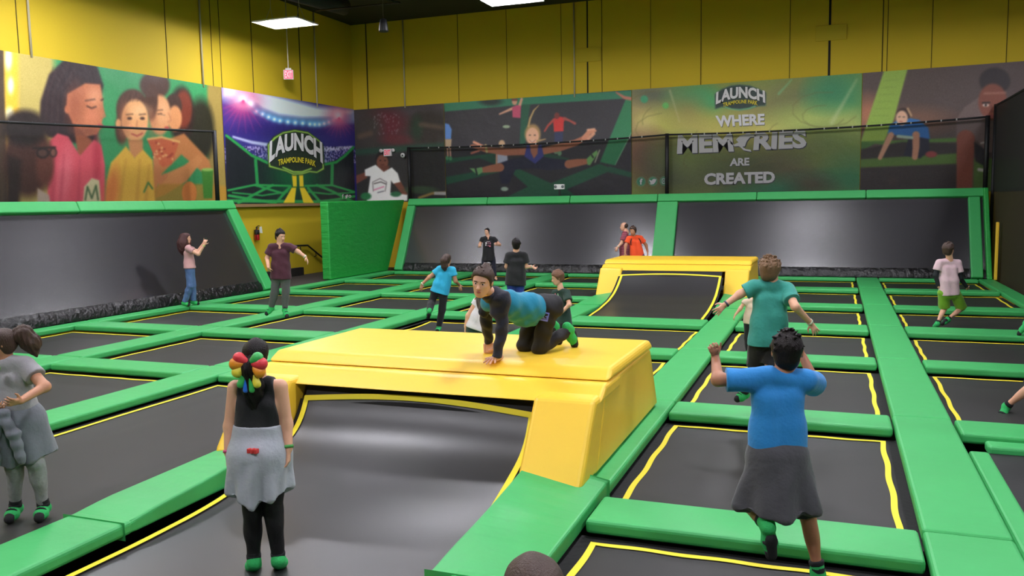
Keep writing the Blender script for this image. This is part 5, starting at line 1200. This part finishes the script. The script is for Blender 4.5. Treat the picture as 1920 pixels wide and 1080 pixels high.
    for pts in (((-.036, .036), (.036, .036), (.036, .018), (.006, .004), (.036, -.01), (.014, -.02), (-.018, .012), (-.036, .022)), ((-.036, -.026), (.036, -.026), (.036, -.031), (-.036, -.031))):
        mesh_from('logo_mark', [Q(a, c, .007) for a, c in pts], [tuple(range(len(pts)))], BLACKC, lg)
    b.socks(.42); b.hair(HB, 'short', 1.0, .20, 3, clumps=40, cs=.03, rad=.08)
    return b
kneeling_boy()

def tied_girl():
    b = Fig('girl in black sleeveless top with grey sweatshirt tied on and a rainbow bow', gnd(502, 1064, -.17), 1.78, (176, 0, 0), 'light', .138)
    b.set(neck=(481, 700), sa=(441, 727), sb=(525, 725), pa=(464, 852), pb=(510, 852))
    b.set(ea=(431, 800), eb=(537, 795), wa=(428, 850, -.06), wb=(541, 842, -.06), ha=(431, 882, -.08), hb=(540, 872, -.08))
    b.set(ka=(474, 958, -.02), kb=(513, 955, -.02), na=(476, 1050, .02), nb=(522, 1046, .02), ta=(474, 1062, .16), tb=(526, 1056, .16))
    b.hairm = HD; b.head(481, 667, face=False); b.front = FH
    b.finish_body(curl=(.5, .6)); s = b
    V = Vol(); b.torso(V, .012, hem=.0); V.clip(b.pm+b.up*.12*b.h, -b.up)
    for q, sg in (('a', -1), ('b', 1)):
        P = lerp(b.sm, b.J['s'+q], .80); V.clips.append((P, unit(b.w*sg*.98+b.up*.12)))
    V.cone(b.J['neck'], b.J['neck']+b.up*.2, .075, .09, .01, sub=True); V.mesh('top', BLACKC, b.e, b.vox, b.wr(.004))
    b.pants(mat('black_leggings', (14, 14, 16), .7, .2, 40, .1), 1.93, .006, name='leggings')
    GH = cloth('light_grey_fleece', (168, 172, 180)); o = b.skirt_tie(GH,   .135, .195, .044, .024, folds=7, amp=.02, vee=.42)
    q = b.pm-b.front*.193+b.up*.085
    for k in range(3): box('printed_word', q[0]-.03+.03*k, q[0]-.008+.03*k, q[1]-.02, q[1]+.02, q[2]-.016, q[2]+.018, mat('red_print', (206, 60, 58), .6, .1, 20), o, r=.004)
    b.hair(HD, 'long', 1.0, .18, 2)
    h = b.H; k = h(-.40, .0)
    b.tail([h(-.42, -.05), h(-.52, -.3), h(-.42, -.9), h(-.34, -1.5)], [.05, .07, .075, .03], HD)
    cols = [(226, 60, 70), (240, 150, 40), (236, 220, 70), (60, 180, 90), (40, 110, 220), (150, 70, 190)]
    kn = h(-.62, -.14)
    bow = Vol(); bow.cone(kn-b.r*.012, kn+b.r*.012, .03, .03, .01); knot = bow.mesh('hair_bow', mat('bow_red', cols[0], .4, .2, 20), b.e, b.vox)
    i = 0
    for sd in (-1, 1):
        for j, (du, dr, ln, re) in enumerate(((.55, .8, .085, .045), (.05, .95, .095, .05), (-.5, .75, .10, .045), (-.95, .40, .16, .03), (-1.0, .12, .19, .024))):
            V = Vol(); t = kn+unit(b.r*sd*dr+b.u*du-b.f*.15)*ln; V.cone(kn, t, .02, re, .01); V.mesh('bow_loop', mat('bow_%d' % (i % 6), cols[(i*(5 if sd > 0 else 1)+(2 if sd > 0 else 0)) % 6], .4, .2, 20), knot, b.vox); i += 1
    b.band('a', mat('pink_band', (200, 70, 120), .6, .1, 20), .93); b.band('b', mat('green_band', (70, 150, 70), .6, .1, 20), .9)
    b.socks(.12)
tied_girl()

def edge_girl():
    b = Fig('girl in grey tee at the left edge, ponytail flying, grey sweatshirt round her waist', gnd(46, 976, -.17), 1.76, (-62, -6, 0), 'mid', .14)
    b.set(neck=(10, 679), sa=(-24, 688, -.02), sb=(47, 685, .0), pa=(6, 790, .02), pb=(52, 790, -.02))
    b.set(ea=(-36, 738), eb=(84, 725, '-'), wa=(-18, 770, -.16), wb=(38, 752, '-'), ha=(2, 764, -.2), hb=(12, 757, '-'))
    b.set(ka=(27, 872, -.04), kb=(66, 866, -.04), na=(29, 951, .03), nb=(82, 950, .03), ta=(17, 973, -.10), tb=(73, 971, -.10))
    b.hairm = HB; b.head(3, 645, -.02); b.front = -FH
    b.finish_body(curl=(.6, .6)); 
    b.shirt(cloth('grey_tee', (150, 148, 150)), .55, .016, .02, .014)
    pr = b.pm+b.up*.34*b.h*.62-FH*.17
    V = Vol(); V.ell(pr+RH*.0+UP*.14, np.array([RH, UP, FH]), (.04, .035, .03), .01); V.mesh('printed_emblem', mat('green_print', (90, 150, 70), .7, .1, 30), b.e, .009)
    b.pants(mat('grey_mottled_leggings', (140, 142, 142), .8, .3, 26, .3), 1.94, .006, name='leggings')
    b.skirt_tie(cloth('grey_sweat', (112, 116, 124)), .09, .22, .05, .07, folds=5, amp=.013, vee=.25)
    b.hair(HB, 'pony', 1.0, .18, 5); h = b.H
    b.tail([h(-.42, .22), h(-.70, .20), h(-.90, -.15), h(-.98, -.62)], [.045, .075, .07, .02], HB)
    b.socks(.1)
edge_girl()

def blue_boy():
    b = Fig('boy in blue tee with arms raised and dark sweatshirt tied on, seen from behind', byD(1462, 1085, 5.7), 1.68, (162, 0, 0), 'tan', .172)
    b.set(neck=(1470, 697), sa=(1404, 712), sb=(1512, 714), pa=(1430, 856), pb=(1484, 856))
    b.set(ea=(1346, 712, .02), wa=(1341, 667, '+'), ha=(1339, 650, .12), eb=(1530, 722, '+'), wb=(1505, 668, .30), hb=(1499, 646, .32))
    b.set(ka=(1409, 948, .08), kb=(1514, 966, .03), na=(1441, 990, -.22), nb=(1536, 1082, -.02), ta=(1446, 1040, -.20), tb=(1538, 1108, .06))
    b.hairm = HD; b.head(1476, 662, .02, face=False); b.front = FH
    b.finish_body(curl=(1.3, .9), palms=(FH, -RH))
    b.shirt(cloth('blue_tee', (38, 134, 206)), .74, .018, .045, .018)
    b.pants(mat('grey_knee_shorts', (70, 72, 76), .85, .2, 26, .1), .96, .02, .014, name='shorts')
    b.skirt_tie(cloth('charcoal_sweat', (70, 69, 74)), .14, .215, .022, .085, folds=5, amp=.022, vee=.10, off=-.02)
    b.hair(HD, 'short', .98, .17, 7)
    b.socks(.3)
blue_boy()

def teal_boy():
    b = Fig('boy in teal tee and black shorts leaping with arms spread, seen from behind', byD(1432, 770, 9.6), 1.78, (146, 0, 0), 'light', .165)
    b.set(neck=(1446, 527), sa=(1414, 538), sb=(1476, 543), pa=(1424, 632), pb=(1456, 633))
    b.set(ea=(1387, 552, .02), eb=(1491, 575, '-'), wa=(1360, 571), wb=(1520, 606, -.1), ha=(1344, 585), hb=(1530, 622, -.1))
    b.set(ka=(1418, 688, '+'), kb=(1444, 688, .0), na=(1394, 738, '+'), nb=(1452, 752, .02), ta=(1383, 748, .36), tb=(1455, 766, .14))
    b.hairm = HS; b.head(1444.5, 508.5, face=True); b.front = FH
    b.finish_body(curl=(.2, .4), palms=(FH, FH), spread=.3)
    b.shirt(cloth('teal_tee', (50, 146, 132)), .66, .02, .055, .016)
    o = b.pants(BLACKC, .92, .026, .02, name='shorts')
    V = Vol(); P, K = b.J['pa'], b.J['ka']; sd = -RH; V.cone(lerp(P, K, .25)+sd*.115-FH*.02, lerp(P, K, .85)+sd*.105-FH*.03, .018, .02, .01); V.mesh('side_stripe', mat('grey_stripe', (120, 120, 124), .7, .1, 30), o, b.vox)
    b.hair(HS, 'short', 1.06, .17, 4, clumps=110, cs=.055, rad=.35); b.band('b'); b.band('a', mat('dark_band', (60, 60, 80), .6, .1, 20)); b.socks(.14)
teal_boy()

def cream_child():
    b = Fig('small child in cream top and black leggings behind the boy in teal', gnd(1409, 668, -.16), 1.22, (172, 0, 0), 'light', .165)
    b.set(neck=(1416, 556), sa=(1397, 566), sb=(1428, 566), pa=(1402, 603), pb=(1418, 603))
    b.set(ea=(1388, 579), wa=(1379, 590), ha=(1375, 598), eb=(1432, 586), wb=(1420, 603, -.1), hb=(1411, 614, -.1))
    b.set(ka=(1401, 634), kb=(1414, 634), na=(1402, 660), nb=(1414, 660), ta=(1401, 666, .12), tb=(1415, 666, .12))
    b.head(1418, 541, face=False); b.front = FH; b.finish_body()
    b.shirt(cloth('cream_top', (222, 196, 172)), .3, .014, .03, .008); b.pants(BLACKC, 1.94, .006, name='leggings'); b.hair(HBL, 'long', 1, .18, 2); b.socks(.1)
cream_child()

def pink_boy():
    b = Fig('boy in pale pink tee and lime shorts running at far right', gnd(1764, 613, -.10), 1.66, (128, 0, 0), 'light', .172)
    b.set(neck=(1780, 484), sa=(1761, 493, .02), sb=(1796, 493, .02), pa=(1768, 549, .0), pb=(1791, 549, .0))
    b.set(ea=(1754, 516), eb=(1801, 522), wa=(1760, 538, '+'), wb=(1813, 539, '+'), ha=(1764, 547, .3), hb=(1818, 548, .2))
    b.set(ka=(1771, 577, .1), kb=(1803, 578, '+'), na=(1757, 607, -.02), nb=(1776, 599, -.1), ta=(1752, 613, .06), tb=(1767, 607, -.14))
    b.hairm = HD; b.head(1778.5, 469); b.front = unit(FH+RH*.4); b.finish_body(curl=(.9, .9))
    for q in 'ab':
        V = Vol(); b.arm(V, q, .006, 1.98, flare=0); V.mesh('undersleeve', mat('black_undersleeve', (26, 30, 34), .8, .2, 30, .1), b.e, b.vox)
    b.shirt(cloth('pale_pink_tee', (222, 188, 196)), .6, .016, .03, .016, belly=.012); b.pants(cloth('lime_shorts', (122, 176, 40)), .96, .024, .024, name='shorts')
    b.hair(HB, 'short', 1.02, .17, 6); b.socks(.14)
pink_boy()

def phone_woman():
    b = Fig('woman in pink top and jeans filming with a phone by the left slope', gnd(352, 573, .0), 1.92, (104, 0, 0), 'light', .13)
    b.set(neck=(350, 460), sa=(352, 466, -.17), sb=(354, 465, .19), pa=(355, 503, -.10), pb=(357, 503, .10))
    b.set(ea=(371.5, 476.5, -.22), eb=(371, 472, .2), wa=(383, 459, '+'), wb=(382, 456, '-'), ha=(386, 450), hb=(385, 448))
    b.set(ka=(357, 536, -.10), kb=(361, 535, .10), na=(346, 567, -.08), nb=(363, 565, .10), ta=(354, 571, -.10), tb=(371, 569, .10))
    b.hairm = HA; b.head(350, 447); b.front = RH; b.finish_body(curl=(.9, .9), palms=(FH, -FH))
    b.shirt(cloth('dusty_pink_top', (196, 150, 148)), .55, .012, .0, .01); b.pants(mat('blue_jeans', (84, 112, 158), .85, .3, 30, .35), 1.97, .012, .012, name='jeans', top=.06)
    b.hair(HA, 'long', 1.05, .2, 3); h = b.H
    b.tail([h(-.25, .1), h(-.38, -.5), h(-.42, -1.1), h(-.48, -1.65)], [.12, .14, .12, .04], HA, 'long_hair')
    b.tail([h(.05, .0, -.28), h(.0, -.5, -.3), h(-.1, -.9, -.28)], [.08, .09, .04], HA, 'long_hair'); b.band('a', mat('lime_band', (190, 220, 120), .6, .1, 20)); b.socks(.1)
    p = (b.J['ha']+b.J['hb'])/2
    o = hull8('phone', [p+RH*a+FH*c+UP*d for d in (-.05, .05) for a, c in ((.0, -.10), (.014, -.10), (.014, .10), (.0, .10))], mat('dark_phone', (30, 30, 34), .3, .02, 20), None, r=.004); tag(o, 'dark phone held up by the woman in jeans', 'phone')
phone_woman()

def maroon_boy():
    b = Fig('boy in maroon tee and grey pants jumping by the left entrance', byD(521, 597, 17.9), 1.84, (52, -10, 0), 'light', .145)
    b.set(neck=(525, 459), sa=(509, 464), sb=(543, 463), pa=(518, 518), pb=(535, 517))
    b.set(ea=(501, 484), eb=(559, 472), wa=(503, 502, '-'), wb=(573, 482), ha=(505, 509, -.1), hb=(578, 492))
    b.set(ka=(515, 549), kb=(536, 547), na=(508, 578, .04), nb=(534, 581, .0), ta=(500, 588, -.04), tb=(538, 593, -.1))
    b.hairm = HD; b.head(525.7, 443.5); b.front = unit(-FH+RH*.3); b.finish_body(curl=(.5, .5))
    b.shirt(cloth('maroon_tee', (74, 30, 46)), .68, .015, .035, .018, wide=.97); b.pants(cloth('grey_joggers', (84, 84, 84)), 1.9, .013, .0); b.hair(HD, 'short', 1.02, .19, 2); b.band('b'); b.socks(.2)
maroon_boy()

def cyan_girl():
    b = Fig('girl in bright cyan tee and black pants hopping on one leg, brown ponytail', gnd(822, 621, -.22), 1.72, (152, 0, 0), 'mid', .14)
    b.set(neck=(837, 500), sa=(824, 505), sb=(849, 506), pa=(817, 545), pb=(832, 548))
    b.set(ea=(805, 520), eb=(854, 527), wa=(791, 533), wb=(861, 534, '+'), ha=(789, 543), hb=(863.5, 543, .2))
    b.set(ka=(809, 567, .0), kb=(829, 580, .0), na=(805, 584, '-'), nb=(823, 613, .02), ta=(803, 595, -.30), tb=(820, 620, -.08))
    b.hairm = HB; b.head(838.5, 487, face=True); b.front = FH; b.finish_body(curl=(.25, .3), palms=(FH, FH))
    b.shirt(cloth('cyan_tee', (46, 176, 218)), .52, .014, .02, .012); b.pants(BLACKC, 1.96, .012, .012); b.hair(HB, 'pony', 1, .18, 3); h = b.H
    b.tail([h(-.40, .25), h(-.55, -.05), h(-.50, -.6), h(-.40, -.95)], [.05, .07, .065, .02], HB); b.band('a'); b.socks(.14)
cyan_girl()

def black_woman():
    b = Fig('smiling woman in black printed tee and navy leggings before the back slope', gnd(917, 524, -.14), 1.90, (-24, 0, 0), 'light', .128)
    b.set(neck=(915, 443.5), sa=(904.5, 448), sb=(926.5, 448), pa=(908.5, 484), pb=(923.5, 484))
    b.set(ea=(899.5, 458.5), eb=(937, 459), wa=(898, 463, '-'), wb=(932, 459, '-'), ha=(901, 459, -.4), hb=(928, 456, -.4))
    b.set(ka=(906.5, 500), kb=(926, 502), na=(905, 518), nb=(929, 519), ta=(903, 523, -.2), tb=(931, 524, -.2))
    b.hairm = HD; b.head(913, 434.5); b.front = -FH; b.finish_body(curl=(1.0, 1.0))
    b.shirt(BLACKC, .5, .012, .05, .012); b.pants(cloth('navy_leggings', (24, 26, 44)), 1.95, .008, name='leggings'); b.hair(HD, 'long', 1, .2, 3)
    c = b.sm-b.up*.16-FH*.135
    for dx, dz, w_, hh_, col in ((-.075, .02, .05, .055, (226, 222, 224)), (-.085, -.05, .04, .05, (206, 202, 206)), (.0, .02, .05, .06, (120, 80, 96)), (.07, .01, .05, .07, (140, 92, 110)), (.0, -.07, .06, .05, (116, 70, 84)), (.06, -.09, .05, .05, (206, 120, 130)), (.0, .075, .13, .012, (200, 190, 196))):
        hull8('printed_emblem', [c+RH*(dx+a)+b.up*(dz+d)-FH*(.0 if e else .02) for d in (-hh_/2, hh_/2) for a, e in ((-w_/2, 0), (w_/2, 0), (w_/2, 1), (-w_/2, 1))], mat('print_%d_%d' % (col[0], col[1]), col, .7, .05, 20), b.e)
black_woman()

def cap_boy():
    b = Fig('boy in black tee and black cap seen from behind, far back', byD(966, 604, 18.2), 1.82, (180, 0, 0), 'light', .14)
    b.set(neck=(967.5, 472), sa=(954.5, 480), sb=(983, 479), pa=(959, 530), pb=(974, 530))
    b.set(ea=(950, 500), eb=(986, 500), wa=(954, 508, '+'), wb=(996, 500, .1), ha=(957, 512, .3), hb=(1001, 502, .1))
    b.set(ka=(959, 562), kb=(975, 562), na=(959, 594), nb=(976, 594), ta=(958, 602, .15), tb=(977, 602, .15))
    b.head(968, 459.5, face=False); b.front = FH; b.finish_body(curl=(.9, 1.1)); b.shirt(BLACKC, .7, .02, .03, .018); b.pants(cloth('royal_blue_pants', (30, 52, 140)), 1.9, .014, 0, top=.03); b.hair(HD, 'short', 1.03, .17, 3)
    V = Vol(); q = b.hh; R = np.array([b.r, b.u, b.f]); V.ell(b.H(-.06, .2), R, (.385*q, .37*q, .45*q), .01, cut=(b.H(0, .12), -b.u)); V.cone(b.H(.35, .13, -.15), b.H(.55, .10, 0), .03, .03, .02); V.cone(b.H(.35, .13, .15), b.H(.55, .10, 0), .03, .03, .02)
    V.mesh('cap', mat('black_cap', (18, 18, 20), .7, .2, 30), b.e, b.vox); b.band('b'); b.socks(.1)
cap_boy()

def striped_man():
    b = Fig('balding man in red striped shirt walking left behind the farther yellow ramp', byD(1171, 536, 28.4), 2.1, (-94, 0, 0), 'light', .135)
    b.set(neck=(1173.5, 433), sa=(1172, 440, -.2), sb=(1172, 439, .2), pa=(1171, 480, -.12), pb=(1171, 480, .12))
    b.set(ea=(1165, 456, -.25), wa=(1158.5, 463, -.3), ha=(1156, 468, -.3), eb=(1180, 457, .25), wb=(1181, 472, .25), hb=(1181, 477, .25))
    b.set(ka=(1167, 508, -.1), kb=(1175, 508, .1), na=(1165, 530, -.1), nb=(1179, 530, .1), ta=(1160, 535, -.1), tb=(1174, 535, .1))
    b.hairm = HB; b.head(1169.5, 425); b.front = -RH; b.finish_body(curl=(.6, .6))
    m = mat('striped_red_shirt', (156, 70, 84), .85, .2, 20)
    if 'stripe' not in m:
        nt = m.node_tree; w = nt.nodes.new('ShaderNodeTexWave'); w.bands_direction = 'Z'; w.inputs['Scale'].default_value = 5.5; tc = nt.nodes.new('ShaderNodeTexCoord'); nt.links.new(tc.outputs['Object'], w.inputs[0])
        r_ = nt.nodes.new('ShaderNodeMix'); r_.data_type = 'RGBA'; r_.inputs[6].default_value = (*lin((176, 92, 106)), 1); r_.inputs[7].default_value = (*lin((116, 44, 62)), 1); nt.links.new(w.outputs['Fac'], r_.inputs[0]); nt.links.new(r_.outputs[2], nt.nodes['Principled BSDF'].inputs['Base Color'])
    b.shirt(m, .7, .018, .04, .016, belly=.03); b.pants(NAVY, 1.95, .014)
    V = Vol(); q = b.hh; R = np.array([b.r, b.u, b.f]); V.ell(b.H(-.10, .10), R, (.36*q, .37*q, .42*q), .01, cut=[(b.H(-.06, .2), unit(b.f+b.u*.55)), (b.H(0, -.25), -b.u)]); b.hairo = V.mesh('hair', HB, b.e, b.vox); b.band('a'); b.socks(.1)
striped_man()

def orange_boy():
    b = Fig('boy in bright orange tee crouching behind the farther yellow ramp', byD(1192, 536, 27.2), 1.9, (-30, -6, 0), 'mid', .14)
    b.set(neck=(1188, 443), sa=(1179, 447.5, -.05), sb=(1201, 446, .05), pa=(1187, 481), pb=(1202, 480))
    b.set(ea=(1173, 461, -.1), wa=(1172, 474, -.15), ha=(1171, 480, -.15), eb=(1211.5, 460, .1), wb=(1214.5, 472.5, .1), hb=(1214, 479, .1))
    b.set(ka=(1184, 507, -.2), kb=(1206, 507, -.1), na=(1187, 530), nb=(1206, 530), ta=(1184, 535, -.15), tb=(1205, 535, -.15))
    b.hairm = HB; b.head(1186.5, 433, -.1); b.front = -FH; b.finish_body()
    o = b.shirt(cloth('orange_tee', (250, 84, 34)), .6, .016, .02, .016); b.pants(cloth('purple_shorts', (92, 44, 96)), 1.0, .02, .015, name='shorts'); b.hair(HB, 'short', 1.06, .17, 5); b.socks(.2)
    for q, sg in (('a', -1), ('b', 1)):
        V = Vol(); V.chain([lerp(b.sm, b.J['s'+q], .6)-FH*.115+b.up*.0, lerp(b.sm, b.J['s'+q], .82)-FH*.12-b.up*.09, lerp(b.sm, b.J['s'+q], .85)-FH*.10-b.up*.2], [.016, .018, .016], .01); V.mesh('dark_piping', BLACKC, o, b.vox)
orange_boy()

def white_girl():
    b = Fig('blond girl in white top and dark green shorts behind the kneeling boy', byD(900, 675, 14.2), 1.66, (170, 0, -10), 'light', .145)
    b.set(neck=(915, 553), sa=(894, 566), sb=(931, 562), pa=(886, 612), pb=(907, 616))
    b.set(ea=(878, 592), wa=(873, 612), ha=(872, 622), eb=(938, 588), wb=(940, 608), hb=(940, 618))
    b.set(ka=(888, 644), kb=(909, 646), na=(889, 671), nb=(911, 671), ta=(888, 677, .15), tb=(912, 677, .15))
    b.head(914.5, 533.5, face=False); b.front = FH; b.finish_body(); b.shirt(cloth('white_top', (224, 220, 226)), .25, .016, .02, .008); b.pants(cloth('dark_green_shorts', (20, 52, 48)), .8, .022, .01, name='shorts', top=.02)
    b.hair(HBL, 'long', 1.05, .18, 2); h = b.H
    b.tail([h(-.3, .1), h(-.42, -.45), h(-.40, -1.0, -.2), h(-.36, -1.35, -.42)], [.10, .10, .07, .03], HBL, 'long_hair'); b.tail([h(-.25, -.1, -.2), h(-.36, -.5, -.40), h(-.33, -1.1, -.62)], [.05, .045, .02], HBL, 'long_hair')
white_girl()

def green_boy():
    b = Fig('boy in dark green tee sitting on his heels, right of the kneeling boy', byD(1052, 634, 16.2), 1.62, (-78, -10, 0), 'light', .165)
    b.set(neck=(1051, 541), sa=(1041, 550, .12), sb=(1062, 549, -.10), pa=(1050, 606, .09), pb=(1059, 606, -.09))
    b.set(eb=(1067.5, 571, '-'), wb=(1050, 589, '-'), hb=(1042, 597, '-'), ea=(1040, 574, .2), wa=(1036, 592, .1), ha=(1034, 600, .08))
    b.set(kb=(1030, 625, -.12), ka=(1026, 624, .14), nb=(1062, 628, -.14), na=(1060, 627, .14), tb=(1076, 631, -.14), ta=(1073, 630, .14))
    b.hairm = HLB; b.head(1045, 521.5); b.front = -RH; b.finish_body(curl=(.6, .6))
    o = b.shirt(cloth('dark_green_tee', (22, 52, 42)), .7, .02, .02, .016); b.pants(BLACKC, 1.9, .016); b.hair(HLB, 'short', 1.04, .15, 3)
    c = byD(1041, 556, 15.98)
    for dx, col in ((0, (200, 96, 96)), (.05, (150, 190, 150))):
        V = Vol(); V.cone(c+RH*dx+UP*.05, c+RH*(dx+.015)-UP*.05, .014, .014, .01); V.mesh('printed_emblem', mat('p_%d' % col[0], col, .7, .05, 20), o, .01)
    b.socks(.1)
green_boy()

def right_leg_person():
    b = Fig('person cut by the right edge, bare calf and green sock lifted above the bed', byD(1915, 800, 10.3), 1.72, (120, 0, 0), 'light', .14)
    b.set(neck=(1985, 560), sa=(1960, 575), sb=(2010, 575), pa=(1964, 670), pb=(1995, 672))
    b.set(ea=(1950, 610), wa=(1958, 640), ha=(1962, 655), eb=(2022, 612), wb=(2020, 645), hb=(2020, 660))
    b.set(ka=(1932, 726, .06), kb=(1990, 742), na=(1886, 762, '+'), nb=(1986, 810), ta=(1872, 792, .2), tb=(1984, 826, .12))
    b.hairm = HB; b.head(1986, 535, face=False); b.front = unit(FH+RH*.5); b.finish_body(); b.shirt(cloth('grey_side_tee', (120, 120, 126)), .6); b.pants(BLACKC, .95, .02, .015, name='shorts'); b.hair(HB); b.socks(.16)
right_leg_person()
def right_foot_person():
    b = Fig('person cut by the right edge farther back, only a green and black sock in view', gnd(1930, 628, .0), 1.7, (60, 0, 0), 'light', .14)
    b.set(neck=(1952, 486), sa=(1935, 494), sb=(1970, 494), pa=(1940, 548), pb=(1960, 548))
    b.set(ea=(1932, 517), wa=(1934, 538), ha=(1936, 546), eb=(1974, 517), wb=(1976, 538), hb=(1977, 546))
    b.set(ka=(1938, 580), kb=(1964, 582), na=(1923, 606), nb=(1966, 612), ta=(1911, 626, -.04), tb=(1968, 628, -.1))
    b.hairm = HB; b.head(1952, 470, face=False); b.front = -FH; b.finish_body(); b.shirt(cloth('dark_side_tee', (50, 50, 60)), .6); b.pants(BLACKC, 1.9, .008, name='leggings'); b.hair(HB); b.socks(.2)
right_foot_person()
def near_person():
    b = Fig('dark haired person nearest the camera, only the top of the head in view', (at(1000, 1086, Z=1.50)*np.array([1, 1, 0]))+np.array([0, 0, -.14]), 1.70, (178, 0, 0), 'light', .14, .012)
    g = b.g; P = lambda r, u, f=0.0: g+RH*r+UP*u+FH*f
    b.J = dict(neck=P(0, 1.42), sa=P(-.19, 1.36), sb=P(.19, 1.36), pa=P(-.09, .86), pb=P(.09, .86), ea=P(-.24, 1.07), eb=P(.24, 1.07), wa=P(-.25, .82, .05), wb=P(.25, .82, .05), ha=P(-.25, .68, .08), hb=P(.25, .68, .08), ka=P(-.09, .46), kb=P(.09, .46), na=P(-.09, .06), nb=P(.09, .06), ta=P(-.10, .03, .16), tb=P(.10, .03, .16))
    b.hc = P(0, 1.58); b.front = FH
    q = pix(b.hc); D = (b.hc-b.g)@FH; b.head(*q, D, face=False); b.finish_body(); b.shirt(cloth('grey_near_tee', (90, 92, 98)), .6); b.pants(BLACKC, 1.9, .012); b.hair(HB, 'short', 1.05, .17, 3, clumps=0); b.socks(.1)
near_person()
# ------------------------------------------------------------------ bring the survey units to metres: everything scales about the origin, camera included
K_M = 0.82
for o in list(S.objects):
    if o.parent is None and o.type != 'CAMERA':
        o.location = o.location*K_M; o.scale = o.scale*K_M
cam.matrix_world = Matrix.Translation((0, 0, CAM_H*K_M-CAM_H)) @ cam.matrix_world
